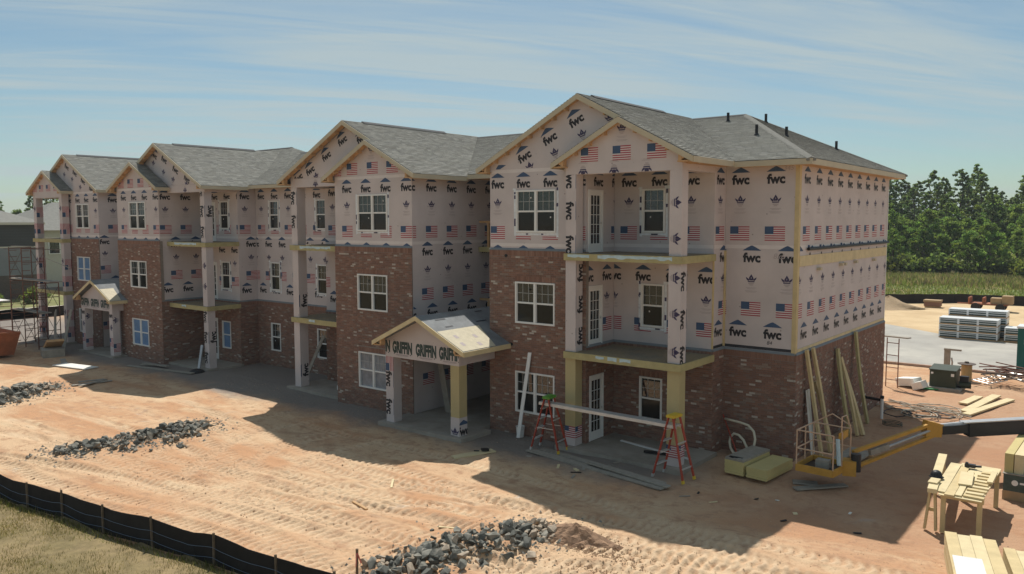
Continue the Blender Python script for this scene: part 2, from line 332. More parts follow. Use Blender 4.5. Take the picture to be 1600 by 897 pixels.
def dirt_mat():
    m = bpy.data.materials.new('clay_dirt'); m.use_nodes = True; t = m.node_tree; b = t.nodes['Principled BSDF']
    b.inputs['Roughness'].default_value = .95; b.inputs['Specular IOR Level'].default_value = .1
    geo = N(t, 'ShaderNodeNewGeometry'); pos = geo.outputs['Position']
    def nz(sc, det, st=None, dist=0):
        p = pos
        if st: mp = N(t, 'ShaderNodeMapping'); mp.inputs['Scale'].default_value = st; mp.inputs['Rotation'].default_value = (0, 0, R(-9)); t.links.new(pos, mp.inputs[0]); p = mp.outputs[0]
        n = N(t, 'ShaderNodeTexNoise', inp={'Scale': sc, 'Detail': det, 'Roughness': .62, 'Distortion': dist}); t.links.new(p, n.inputs['Vector']); return n.outputs[0]
    def ramp(s, lo, hi): mr = N(t, 'ShaderNodeMapRange', interpolation_type='SMOOTHSTEP', inp={1: lo, 2: hi}); t.links.new(s, mr.inputs[0]); return mr.outputs[0]
    def mix(f, a, c):
        x = N(t, 'ShaderNodeMixRGB')
        if isinstance(f, float): x.inputs[0].default_value = f
        else: t.links.new(f, x.inputs[0])
        for i, s in ((1, a), (2, c)):
            if isinstance(s, tuple): x.inputs[i].default_value = (*s, 1)
            else: t.links.new(s, x.inputs[i])
        return x.outputs[0]
    c = mix(ramp(nz(.35, 6, (.45, 1.2, 1), .6), .40, .62), (.56, .385, .24), (.48, .27, .15))
    c = mix(ramp(nz(.9, 7, (.5, 1.3, 1), .8), .52, .74), c, (.60, .44, .28))
    c = mix(ramp(nz(3.0, 7), .49, .70), c, (.40, .24, .145))
    c = mix(math_node(t, 'MULTIPLY', ramp(nz(.8, 6, None, .9), .56, .68), .6), c, (.37, .215, .13))
    c = mix(ramp(nz(.5, 4, None, 1.2), .66, .78), c, (.52, .45, .37))
    c = mix(ramp(nz(24, 4), .58, .72), c, (.36, .23, .145))
    at = N(t, 'ShaderNodeAttribute', attribute_name='track'); c = mix(math_node(t, 'MULTIPLY', at.outputs['Fac'], .55), c, (.64, .49, .33))   # dust pressed pale in the wheel tracks
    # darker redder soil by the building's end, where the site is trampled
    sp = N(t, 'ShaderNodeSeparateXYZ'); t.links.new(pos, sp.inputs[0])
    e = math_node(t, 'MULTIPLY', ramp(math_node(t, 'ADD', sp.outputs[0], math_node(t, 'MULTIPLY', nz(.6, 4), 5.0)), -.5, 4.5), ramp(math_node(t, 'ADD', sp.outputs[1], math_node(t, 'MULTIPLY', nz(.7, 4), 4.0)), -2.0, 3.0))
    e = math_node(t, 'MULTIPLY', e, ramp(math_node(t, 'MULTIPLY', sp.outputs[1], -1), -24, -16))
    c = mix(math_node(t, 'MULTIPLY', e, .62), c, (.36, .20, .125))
    # sandier beyond the road
    c = mix(ramp(sp.outputs[1], 30, 36), c, mix(ramp(nz(.25, 5), .4, .65), (.60, .45, .27), (.50, .36, .21)))
    # grey mud against the walls, with the building's shade painted into its colour
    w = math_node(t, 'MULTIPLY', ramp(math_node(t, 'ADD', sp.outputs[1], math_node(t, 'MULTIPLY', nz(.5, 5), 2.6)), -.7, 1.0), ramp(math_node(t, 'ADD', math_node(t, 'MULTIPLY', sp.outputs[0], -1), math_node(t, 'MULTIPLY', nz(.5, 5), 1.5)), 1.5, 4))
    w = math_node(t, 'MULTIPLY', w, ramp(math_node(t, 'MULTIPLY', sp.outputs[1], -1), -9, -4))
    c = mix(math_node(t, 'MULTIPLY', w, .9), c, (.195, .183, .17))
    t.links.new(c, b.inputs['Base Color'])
    bp = N(t, 'ShaderNodeBump', inp={'Strength': .8, 'Distance': .05}); t.links.new(nz(9, 8), bp.inputs['Height'])
    b2 = N(t, 'ShaderNodeBump', inp={'Strength': .4, 'Distance': .015}); t.links.new(nz(45, 5), b2.inputs['Height']); t.links.new(bp.outputs[0], b2.inputs['Normal'])
    t.links.new(b2.outputs[0], b.inputs['Normal'])
    return m
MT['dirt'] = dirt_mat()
xs = lines((-20, 8.5), .046, (-60, 14), 900); ys = lines((-12.4, 2.0), .046, (-18, 30), 900)
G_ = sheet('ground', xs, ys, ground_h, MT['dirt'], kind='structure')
_at = G_.data.attributes.new('track', 'FLOAT', 'POINT'); _at.data.foreach_set('value', ground_h(*np.meshgrid(xs, ys), True)[1].reshape(-1).astype('f'))
MT['grass'] = mat('dry_grass_soil', (.25, .185, .095), .95, .3, 5, .5, 30, col2=(.18, .14, .065), c2scale=.5)
MT['meadow'] = mat('meadow', (.15, .175, .055), .95, .35, .5, .3, 6, col2=(.28, .21, .11), c2scale=.12)
def verge_mask(x, y): return (y < fence_y(x)-.12) & ((x < 4) | (y < -24)) & ((x > -60) | (y < -30))
sheet('grass_verge', np.concatenate([np.arange(-240, -30, 15.), np.arange(-30, 6, .35), np.arange(6, 240, 15.)]), np.concatenate([np.arange(-400, -40, 15.), np.arange(-40, -20, 1.), np.arange(-20, -9, .3)]), lambda x, y: ground_h(x, y)*.4-.02+.06*fbm(x*.8, y*.8, 3, 5), MT['grass'], verge_mask, kind='structure')
def flatz(z): return lambda x, y: np.full_like(x, z)
MT['road'] = mat('worn_road', (.335, .315, .28), .9, .1, .8, .1, 40, col2=(.41, .385, .335), c2scale=.25)
rd = MB(); pr_ = [(-40, 23.5), (90, 22.6), (90, 31), (30, 33), (4, 34.4), (-1, 35.4), (-2.3, 36.9), (-6.1, 40.0), (-12, 43), (-40, 46)]
rd.add([(x, y, -.100) for x, y in pr_], [tuple(range(len(pr_)))]); rd.build('road', MT['road'], kind='structure')
MT['kerb'] = mat('dusty_kerb', (.36, .25, .19), .9, .2, 3, .2, 30)
k = MB()
for i in range(40): k.box(-40+i*3.2, -40+i*3.2+3.185, 23.25, 23.47, -.3, .0)
k.build('kerb', MT['kerb'], kind='structure')
sheet('meadow', np.concatenate([np.arange(-800, -60, 40.), np.arange(-60, 60, 4.0), np.arange(60, 800, 40.)]), np.concatenate([np.arange(60.5, 140, 4.0), np.arange(140, 900, 40.)]), lambda x, y: -.08+.004*np.minimum(y-60, 120)*np.clip(fbm(x*.05, y*.05, 3, 2)+.4, 0, 1), MT['meadow'], kind='structure')
MT['lawn'] = mat('lawn', (.16, .17, .06), .95, .3, 1.5, .3, 10, col2=(.23, .20, .09))
sheet('lawn', np.arange(-110, -59.4, 1.5), np.arange(-40, 60, 2.0), flatz(-.09), MT['lawn'], kind='structure')
MT['path'] = mat('concrete_path', (.50, .44, .36), .9, .1, 1)
pm = MB(); pm.add([(-65.6, -40, -.08), (-64.2, -40, -.08), (-64.2, 60, -.08), (-65.6, 60, -.08)], [(0, 1, 2, 3)]); pm.build('footpath', MT['path'], kind='structure')
# ================================================================ apartment building
VENTS = [(-4.16, 8.11, 10.72, .34), (-2.24, 6.0, 9.94, .36), (-3.24, 9.4, 10.73, .34), (-1.63, 7.08, 9.94, .34), (-1.24, 11.29, 9.75, .34)]
BLD = thing('apartment_building', (-24.1, 7, 0), 'long three storey apartment building under construction with brick and printed pink sheathing', 'building')
XA0, XPR, XPO, XBL, XCR, XCL, XQL, XC = 0.0, -2.27, -5.80, -9.72, -13.0, -17.31, -20.74, -24.113
YA, YP, YPB, YE, YB, YQ, YR, YK, YREC = 1.176, .70, 2.892, 3.711, .663, 1.112, 3.926, 14.0, 5.25
ZS1, ZS2, ZT = 3.10, 6.15, 8.86
mir = lambda x: 2*XC-x
def text_tris(s, size, bold, width, shear=0):
    cu_ = bpy.data.curves.new('t', 'FONT'); cu_.body = s; cu_.size = size; cu_.offset = bold; cu_.align_x = 'CENTER'; cu_.resolution_u = 3; cu_.shear = shear
    ob = bpy.data.objects.new('t', cu_); COL.objects.link(ob); dg = bpy.context.evaluated_depsgraph_get(); dg.update()
    me = bpy.data.meshes.new_from_object(ob.evaluated_get(dg)); me.calc_loop_triangles()
    vs = [v.co.copy() for v in me.vertices]; tr = [[(vs[i].x, vs[i].y) for i in t.vertices] for t in me.loop_triangles]
    bpy.data.objects.remove(ob); bpy.data.curves.remove(cu_); bpy.data.meshes.remove(me)
    w0 = min(p[0] for t in tr for p in t); w1 = max(p[0] for t in tr for p in t); k_ = width/(w1-w0); cx = (w0+w1)/2
    y0 = min(p[1] for t in tr for p in t); y1 = max(p[1] for t in tr for p in t)
    return [[((p[0]-cx)*k_, p[1]*k_) for p in t] for t in tr], (y1)*k_
def ccw(p):
    a = sum(p[i][0]*p[(i+1) % len(p)][1]-p[(i+1) % len(p)][0]*p[i][1] for i in range(len(p)))
    return p if a > 0 else p[::-1]
FW, fwh = text_tris('fwc', .4, .018, .56)
def rectp(u0, u1, v0, v1): return [(u0, v0), (u1, v0), (u1, v1), (u0, v1)]
PRINT = {}
PRINT['logo'] = [(0, [(x, y-.17) for x, y in t]) for t in FW]+[(1, [(-.30, .175), (.30, .175), (.14, .27), (.02, .33), (-.02, .33), (-.14, .27)])]
fl = [(1, rectp(-.31, -.04, .005, .235))]
for i in range(7):
    v1 = .235-i*.066; fl.append((2, rectp(-.04 if i < 4 else -.31, .31, v1-.037, v1)))
    if i < 6: fl.append((6, rectp(-.04 if i < 3 else -.31, .31, v1-.066, v1-.037)))
PRINT['flag'] = fl
cr = [(3, [(-.055, 0), (.055, 0), (.075, .07), (0, .19), (-.075, .07)]), (3, [(-.075, -.01), (-.06, .03), (-.09, .05), (-.15, .09), (-.175, .10), (-.15, .03), (-.11, -.01)]), (3, [(.075, -.01), (.11, -.01), (.15, .03), (.175, .10), (.15, .09), (.09, .05), (.06, .03)]),
      (3, rectp(-.11, .11, -.045, -.02)), (3, [(-.09, -.06), (.09, -.06), (.11, -.05), (-.11, -.05)]), (6, [(-.012, .05), (.012, .05), (.012, .1), (-.012, .1)]),
      (4, rectp(-.09, .09, -.115, -.085)), (4, rectp(-.055, .055, -.155, -.13)), (4, rectp(-.17, .17, -.235, -.222)), (4, rectp(-.12, .12, -.268, -.256)), (4, rectp(-.19, .19, -.335, -.322)), (4, rectp(-.15, .15, -.368, -.356))]
PRINT['crest'] = cr
GR, grh = text_tris('GRIFFIN', .4, .024, .98)
sc_ = .40/grh
PRINT['griffin'] = [(5, [(x, y*sc_-.09) for x, y in t]) for t in GR]+[(4, rectp(-.3, .3, -.19, -.15)), (5, rectp(-.42, -.38, -.16, -.12)), (5, rectp(.38, .42, -.16, -.12)), (4, [(-.36, -.15), (-.2, -.2), (0, -.215), (.2, -.2), (.36, -.15), (.2, -.212), (0, -.23), (-.2, -.212)])]
NM = {'logo': 'logo_print', 'flag': 'flag_print', 'crest': 'crest_print', 'griffin': 'maker_print', 'note': 'pencil_note'}
for nm, s_, w_ in (('note1', '84', .16), ('note2', '8x6', .34), ('note3', '345', .3)):
    t_, _ = text_tris(s_, .3, .0, w_, .2); PRINT[nm] = [(4 if nm != 'note1' else 0, t) for t in t_]
PM = {}
def place_print(kind, fr, u, v, parent, poly=None, holes=(), rot=0, d=.004, scale=1):
    P = PRINT[kind]; c, s_ = math.cos(rot), math.sin(rot); out = []; cut = False
    if poly is not None:
        poly = ccw(poly)
        for mi, pg in P:
            w = [(u+scale*(x*c-y*s_), v+scale*(x*s_+y*c)) for x, y in pg]
            inside = all(all((q[0]-a[0])*(b[1]-a[1])-(q[1]-a[1])*(b[0]-a[0]) <= 1e-9 for a, b in zip(poly, poly[1:]+poly[:1])) for q in w)
            hit = any(min(q[0] for q in w) < h[1] and max(q[0] for q in w) > h[0] and min(q[1] for q in w) < h[3] and max(q[1] for q in w) > h[2] for h in holes)
            if inside and not hit: out.append((mi, w)); continue
            cut = True; w = clip_convex(w, poly)
            if not w: continue
            ps = [w]
            for h in holes: ps = sub_rect(ps, h)
            out += [(mi, p) for p in ps]
        if not out: return
    name = NM.get(kind, 'pencil_note')
    if not cut:
        key = (kind, scale)
        if key not in PM:
            mb = MB()
            for mi, pg in P: mb.add([(x*scale, 0, y*scale) for x, y in ccw(pg)], [tuple(range(len(pg)))], mi)
            PM[key] = mb.mesh(name, INKS)
        inst(name, PM[key], parent, fr.mtx(u, v, d, rot))
    else:
        if sum(abs(sum(p[i][0]*p[(i+1) % len(p)][1]-p[(i+1) % len(p)][0]*p[i][1] for i in range(len(p))))/2 for _, p in out) < .004: return
        bb = [(min(q[0] for q in p)-.05, max(q[0] for q in p)+.05, min(q[1] for q in p)-.05, max(q[1] for q in p)+.05) for _, p in out]; grp = list(range(len(out)))
        for i in range(len(out)):                 # what a window leaves of a print on either side is a piece of its own
            for j in range(i):
                if bb[i][0] < bb[j][1] and bb[j][0] < bb[i][1] and bb[i][2] < bb[j][3] and bb[j][2] < bb[i][3] and grp[i] != grp[j]: o_, n_ = grp[i], grp[j]; grp = [n_ if g == o_ else g for g in grp]
        for g in sorted(set(grp)):
            mb = MB()
            for (mi, pg), gg in zip(out, grp):
                if gg == g: mb.add([(x-u, 0, y-v) for x, y in ccw(pg)], [tuple(range(len(pg)))], mi)
            inst(name, mb.mesh(name, INKS), parent, fr.mtx(u, v, d, 0))
def grid_rows(fr, u0, u1, v0, v1, parent, holes, rows):
    poly = rectp(u0, u1, v0, v1)
    for kind, v, us in rows:
        for u in us: place_print(kind, fr, u, v, parent, poly, holes)
def seq(a, st, lo, hi):
    n0 = math.floor((lo-a)/st)-1; return [a+i*st for i in range(n0, n0+int((hi-lo)/st)+4)]
ZL = {'logo': 8.42, 'crest': 7.72, 'flag': 6.72, 'logo2': 6.04, 'crest2': 5.30, 'flag2': 4.40, 'logo3': 3.72}
def sheath_rows(lo, hi, a, z0, st=1.1, sh=.55, low=0):
    r = [('logo', ZL['logo'], seq(a, st, lo, hi)), ('crest', ZL['crest'], seq(a, st, lo, hi)), ('flag', ZL['flag'], seq(a, st, lo, hi))]
    b = a+sh
    if z0 < 6: r += [('logo', ZL['logo2']-low, seq(b, st, lo, hi)), ('crest', ZL['crest2']-low, seq(b, st, lo, hi)), ('flag', ZL['flag2']-low, seq(b, st, lo, hi))]+([('logo', ZL['logo3'], seq(a, st, lo, hi))] if not low else [])
    else: r += [('logo', 5.99, seq(a, st, lo, hi))]
    if z0 < 2: r += [('crest', 2.15, seq(b, st, lo, hi)), ('flag', 1.2, seq(b, st, lo, hi))]
    return r
def panel(mb, fr, u0, u1, v0, v1, holes, d=0., th=.12):
    us = sorted({u0, u1, *[min(max(h[i], u0), u1) for h in holes for i in (0, 1)]}); vs = sorted({v0, v1, *[min(max(h[i], v0), v1) for h in holes for i in (2, 3)]})
    for a, b in zip(us, us[1:]):
        for c, e in zip(vs, vs[1:]):
            m_, n_ = (a+b)/2, (c+e)/2
            if any(h[0] < m_ < h[1] and h[2] < n_ < h[3] for h in holes): continue
            mb.add([fr.p(a, c, d), fr.p(b, c, d), fr.p(b, e, d), fr.p(a, e, d)], [(0, 1, 2, 3)])
            mb.add([fr.p(a, c, d-th), fr.p(b, c, d-th), fr.p(b, e, d-th), fr.p(a, e, d-th)], [(3, 2, 1, 0)])
    for rct, sg in [((u0, u1, v0, v1), 1)]+[(h, -1) for h in holes]:
        a, b, c, e = rct; a, b = max(a, u0), min(b, u1); c, e = max(c, v0), min(e, v1)
        if a >= b or c >= e: continue
        P8 = [fr.p(a, c, d), fr.p(b, c, d), fr.p(b, e, d), fr.p(a, e, d), fr.p(a, c, d-th), fr.p(b, c, d-th), fr.p(b, e, d-th), fr.p(a, e, d-th)]
        mb.add(P8, [(0, 4, 5, 1), (1, 5, 6, 2), (2, 6, 7, 3), (3, 7, 4, 0)])
BW, BH, MJ = .186, .0575, .009
allbricks = MB(); brick_objs = []
def brick_col(u, v, k):
    n = float(fbm(np.array([u*1.6+k]), np.array([v*4.0]), 2, 5)[0]); r = random.random()
    if r < .035+.1*max(0, n-.06): return 6
    if r > .90: return 5
    return random.choices(range(5), (3, 3, 2.4, 1.4, 2))[0]
def lay(fr, u0, u1, v0, v1, k, single=False, sold=False):
    """one brick as a box proud of the mortar"""
    ci = random.choice((0, 1, 1, 3, 0)) if sold else brick_col(u0, v0, k); d0, d1 = .035, .052+random.uniform(-.003, .003)
    if single and len(brick_objs) < 300:
        brick_objs.append((fr, u0, u1, v0, v1, ci)); return
    cf = BRK[ci]; f = random.uniform(.88, 1.12); c = tuple(min(1, x*f) for x in cf)
    p = [fr.p(u0, v0, d0), fr.p(u1, v0, d0), fr.p(u1, v1, d0), fr.p(u0, v1, d0), fr.p(u0, v0, d1), fr.p(u1, v0, d1), fr.p(u1, v1, d1), fr.p(u0, v1, d1)]
    allbricks.add(p, [(4, 5, 6, 7), (0, 1, 5, 4), (1, 2, 6, 5), (2, 3, 7, 6), (3, 0, 4, 7)], 0, c)
def brick_wall(fr, u0, u1, v0, v1, holes, parent, name='brick_wall', single=False, top=True, e0=0, e1=0):
    # e0/e1: +1 = this wall's brick wraps an outer corner there, -1 = it butts behind the brick that does
    M0 = {1: -.040, 0: .003, -1: -.033}[e0]; M1 = {1: .040, 0: -.003, -1: .033}[e1]; q0 = {1: -.052, 0: 0, -1: -.034}[e0]; q1 = {1: .052, 0: 0, -1: .034}[e1]
    """mortar backing with running-bond bricks, soldier rows on top and over openings; w0/w1 let the face run past a corner"""
    mb = MB(); panel(mb, fr, u0+M0, u1+M1, v0, v1, holes, .042, .16)
    o = mb.build(name, MT['mortar'], parent); u0 += q0; u1 += q1
    sol = []
    if top: sol.append((u0, u1, v1-.19, v1))
    for h in holes: sol.append((h[0]-.02, h[1]+.02, h[3]+.005, h[3]+.195))
    k_ = random.random()*40
    for s_ in sol:
        u = s_[0]
        while u < s_[1]-.02:
            lay(fr, u, min(u+BH, s_[1]), s_[2]+MJ/2, s_[3]-MJ/2, k_, single, True); u += BH+MJ
    block = list(holes)+sol; v = v1-(.19+MJ if top else 0)-BH; row = 0
    while v > v0-BH:
        a, b = max(v, v0), v+BH; m_ = (a+b)/2
        cuts = sorted([(h[0], h[1]) for h in block if h[2]-.01 < m_ < h[3]+.01]); segs = []; x = u0
        for c0, c1 in cuts:
            if c0 > x: segs.append((x, c0))
            x = max(x, c1)
        if x < u1: segs.append((x, u1))
        for s0, s1 in segs:
            u = math.floor((s0-(row % 2)*.5*(BW+MJ))/(BW+MJ))*(BW+MJ)+(row % 2)*.5*(BW+MJ)
            while u < s1:
                q0, q1 = max(u, s0), min(u+BW, s1)
                if q1-q0 > .02 and b-a > .02: lay(fr, q0, q1, a, b, k_, single)
                u += BW+MJ
        v -= BH+MJ; row += 1
    return o
def wall(fr, u0, u1, v0, v1, holes, rows=None, name='wall'):
    u0 += .003; u1 -= .003
    mb = MB(); panel(mb, fr, u0, u1, v0, v1, holes); o = mb.build(name, MT['sheath'], BLD)
    fat = [(h[0]-.05, h[1]+.05, h[2]-.06, h[3]+.05) for h in holes]
    if rows: grid_rows(fr, u0+.01, u1-.01, v0, v1, o, fat, rows)
    for z in (6.33, 8.80):                       # taped seams
        if v0 < z-.1 < v1 and u1-u0 > .5:
            for p in sub_rect([rectp(u0+.01, u1-.01, z-.055, z+.055)], (0, 0, 0, 0)) if not holes else [q for q in _cut([rectp(u0+.01, u1-.01, z-.055, z+.055)], fat)]:
                t = MB(); t.add([fr.p(a, b, .0025) for a, b in p], [tuple(range(len(p)))]); t.build('seam_tape', MT['tape'], o)
    return o
def _cut(ps, hs):
    for h in hs: ps = sub_rect(ps, h)
    return ps
# ---------------------------------------------------------------- windows and doors (local x across, y into the wall, z up)
WM = {}
def wmesh(w, h, dbl):
    key = (round(w, 2), round(h, 2), dbl)
    if key in WM: return WM[key]
    f = MB(); a, b = -.035, .07; t = .052
    f.box(0, t, a, b, 0, h); f.box(w-t, w, a, b, 0, h); f.box(t, w-t, a, b, 0, t*1.15); f.box(t, w-t, a, b, h-t, h)
    bays = [(t, w-t)]
    if dbl:
        f.box(w/2-.04, w/2+.04, a+.004, b, t*1.15, h-t); bays = [(t, w/2-.04), (w/2+.04, w-t)]
    parts = []; mid = h*.5
    for x0, x1 in bays:
        f.box(x0, x1, -.012, .05, mid-.028, mid+.028)
        for z0, z1 in ((t*1.15, mid-.028), (mid+.028, h-t)):
            f.box(x0, x0+.022, -.006, .05, z0, z1); f.box(x1-.022, x1, -.006, .05, z0, z1)
        pu = MB(); pu.box(x0+.02, x1-.02, .03, .036, mid+.02, h-t+.004); pl = MB(); pl.box(x0+.02, x1-.02, .034, .04, t, mid-.02)
        g = MB(); n = 3 if (x1-x0) > .5 else 3
        for i in range(1, n): x = x0+(x1-x0)*i/n; g.box(x-.006, x+.006, .018, .029, mid+.028, h-t)
        zz = (mid+h-t)/2; g.box(x0+.022, x1-.022, .0185, .0285, zz-.006, zz+.006)
        parts.append((pu.mesh('pane', MT['glass']), pl.mesh('pane', MT['screen']), g.mesh('grille', MT['muntin'])))
    WM[key] = (f.mesh('window', MT['white']), parts)
    return WM[key]
def window(fr, u0, u1, v0, v1, style='clear', tape=False, d=.0):
    w, h = u1-u0, v1-v0; dbl = w > 1.2
    fm, parts = wmesh(w, h, dbl)
    o = inst('window', fm, BLD, fr.mtx(u0, v0, d))
    for pu, pl, g in parts:
        for m_ in (pu, pl):
            p = sub('pane', m_, o)
            if style == 'film':
                p.data = m_.copy(); p.data.materials.clear(); p.data.materials.append(MT['film'])
            elif style == 'cloudy':
                p.data = m_.copy(); p.data.materials.clear(); p.data.materials.append(MT['cloudy'])
        if style == 'clear' or style == 'cloudy': sub('grille', g, o)
        if random.random() < .8 and style == 'clear':        # maker's sticker on the glass
            bx = MB(); x = w*(.36 if not dbl else random.choice((.37, .86))); z = h*random.choice((.82, .36)); bx.box(x-.02, x+.02, .012, .016, z-.025, z+.025)
            bx.build if False else sub('sticker', bx.mesh('sticker', MT['white']), o)
    if tape:
        for i in range(5):
            tb = MB(); wb = .085
            rr = [(-wb-.012, -.012, -.12, h+.03), (w+.012, w+wb+.012, -.14, h+.06), (-.05, w+.06, -.085, -.012), (-.14, .0, h+.005, h+.075), (w-.02, w+.16, h+.0, h+.1)][i]
            if i > 2 and random.random() < .4: continue
            j = lambda: random.uniform(-.012, .012)
            tb.add([(rr[0]+j(), -.004-.001*i, rr[2]+j()), (rr[1]+j(), -.004-.001*i, rr[2]+j()), (rr[1]+j(), -.004-.001*i, rr[3]+j()), (rr[0]+j(), -.004-.001*i, rr[3]+j())], [(0, 1, 2, 3)])
            n_ = random.randint(2, 5)
            for q in range(n_):
                if i < 2: z = random.uniform(-.05, h); tb.box(rr[0]+.01, rr[1]-.01, -.008, -.0055-.001*i, z, z+random.uniform(.06, .2), 1)
                elif i == 2: x = random.uniform(0, w-.2); tb.box(x, x+random.uniform(.05, .16), -.0085, -.0065, -.075, -.03, 1)
            sub('flashing_tape', tb.mesh('flashing_tape', [MT['tapeblue'], MT['ink_p']]), o)
    return o
DM = {}
def door(fr, u0, u1, v0, v1, d=.0):
    w, h = u1-u0, v1-v0; f = MB()
    f.box(0, .06, -.03, .08, 0, h); f.box(w-.06, w, -.03, .08, 0, h); f.box(.06, w-.06, -.03, .08, h-.06, h); f.box(.06, w-.06, -.02, .08, 0, .03)
    o = inst('door', f.mesh('door', MT['white']), BLD, fr.mtx(u0, v0, d))
    l = MB(); a, b = .065, w-.065; g0, g1 = a+.1, b-.1; z0, z1 = .28, h-.18
    l.box(a, g0, .0, .045, .03, h-.062); l.box(g1, b, .0, .045, .03, h-.062); l.box(g0, g1, .001, .044, .03, z0); l.box(g0, g1, .001, .044, z1, h-.062)
    sub('door_leaf', l.mesh('door_leaf', MT['white']), o)
    p = MB(); p.box(g0-.005, g1+.005, .02, .026, z0-.005, z1+.005); sub('pane', p.mesh('pane', MT['glass']), o)
    g = MB()
    for i in (1, 2): x = g0+(g1-g0)*i/3; g.box(x-.009, x+.009, .006, .019, z0, z1)
    for i in range(1, 5): z = z0+(z1-z0)*i/5; g.box(g0, g1, .0065, .0185, z-.009, z+.009)
    sub('grille', g.mesh('grille', MT['white']), o)
    k_ = MB(); k_.lathe((0, 0, 0), [(.012, -.05), (.03, -.045), (.03, -.02), (.012, -.015), (.012, 0)], 10)
    m_ = k_.mesh('door_handle', MT['alu']); m_.transform(Matrix.Rotation(R(-90), 4, 'X')); sub('door_handle', m_, o, (b-.06, 0, h*.47))
    return o
# ---------------------------------------------------------------- walls
W3, W2, W1 = (6.75, 8.15), (3.70, 5.10), (.66, 2.06)
def level_holes(u0, u1, lv=(W3, W2, W1)): return [(u0, u1, a, b) for a, b in lv]
def split(holes, v0, v1): return [h for h in holes if h[2] >= v0-.01 and h[3] <= v1+.01]
def ledge(fr, u0, u1, v):
    mb = MB(); P = lambda u, v_, d: fr.p(u, v_, d)
    mb.hexa([P(u0, v+.002, .058), P(u1, v+.002, .058), P(u1, v+.002, .0), P(u0, v+.002, .0), P(u0, v+.015, .058), P(u1, v+.015, .058), P(u1, v+.075, .004), P(u0, v+.075, .004)])
    mb.build('ledge_flashing', MT['ledge'], BLD)
def bay(fr, u0, u1, wu, anchor, styles, tape3=False, e1=0):
    hs = level_holes(*wu)
    wall(fr, u0, u1, ZS2, ZT+.02, split(hs, ZS2, 9), sheath_rows(u0, u1, anchor, 6.1))
    brick_wall(fr, u0, u1, -.14, ZS2, split(hs, 0, ZS2), BLD, e1=e1); ledge(fr, u0, u1, ZS2)
    for (a, b), st, dd in zip((W3, W2, W1), styles, (0, .045, .045)): window(fr, wu[0], wu[1], a, b, st, tape3 and a > 6, dd)
def porch_wall(fr, u0, u1, wu, anchor, single=False, styles=('clear',)*3, doors=None, brick=True, sh=.55, zb=ZS1, flashing=True, e0=0, e1=0, low=0):
    hs = (level_holes(*wu) if wu else [])+(doors or [])
    wall(fr, u0, u1, zb, ZT, split(hs, zb-.2, 9), sheath_rows(u0, u1, anchor, zb, sh=sh, low=low))
    if brick:
        brick_wall(fr, u0, u1, -.14, zb, [h for h in hs if h[3] < zb+.05], BLD, single=single, e0=e0, e1=e1); ledge(fr, u0, u1, zb)
    if flashing:
        f = MB(); a = [fr.p(u0, zb+.08, .003), fr.p(u1, zb+.08, .003), fr.p(u1, zb+.17, .003), fr.p(u0, zb+.17, .003)]; f.add(a, [(0, 1, 2, 3)]); f.build('base_flashing', MT['flash'], BLD)
    if wu:
        for (a, b), st, dd in zip((W3, W2, W1), styles, (0, 0, .045)): window(fr, wu[0], wu[1], a, b, st, st == 'clear' and a > 3, dd)
    for h in (doors or []): door(fr, h[0], h[1], h[2], h[3], .04 if h[2] < 1 else 0)
# block A (near end) and its mirror image D
porch_wall(front(YE), XPR, 0, None, -1.80, single=True, flashing=True, sh=.40, e1=1)
bay(front(YA), XBL, XPO, (-8.58, -6.95), -9.38, ('clear', 'clear', 'clear'), True, e1=1)
dA = [(1.30, 2.16, 6.13, 8.12), (1.30, 2.16, 3.04, 5.06), (1.34, 2.2, .02, 2.16)]
porch_wall(right(XPO), YA, YPB, None, 1.9, doors=dA, flashing=False, e0=-1, low=.66)
porch_wall(front(YPB), XPO, XPR, (-4.76, -3.93), -5.25, flashing=False, e1=1, low=.66)
porch_wall(right(XPR), YPB, YE, None, 3.3, sh=.3, e0=-1)
porch_wall(right(0), YE, YK, None, 4.42, sh=.58, e0=-1)
bm_ = MB(); panel(bm_, Frame((0, YK, 0), (-1, 0, 0), (0, 1, 0)), 0, -2*XC, -.1, ZT, []); bm_.build('wall', MT['sheath'], BLD)
wall(leftf(XBL), -YREC, -YA, -.1, ZT, [])
bay(front(YA), mir(XPO), mir(XBL), (mir(-6.95), mir(-8.58)), mir(-7.2), ('clear', 'film', 'clear'), False)
wall(leftf(mir(XPO)), -YPB, -YA, -.1, ZT, [])
porch_wall(front(YPB), mir(XPR), mir(XPO), (mir(-3.93), mir(-4.76)), -43.2, flashing=False)
wall(leftf(mir(XPR)), -YE, -YPB, -.1, ZT, []); wall(front(YE), mir(0), mir(XPR), -.1, ZT, [])
wall(leftf(mir(0)), -YK, -YE, -.1, ZT, [])
wall(right(mir(XBL)), YA, YREC, -.1, ZT, [], sheath_rows(YA, YREC, 2.0, 0.0))
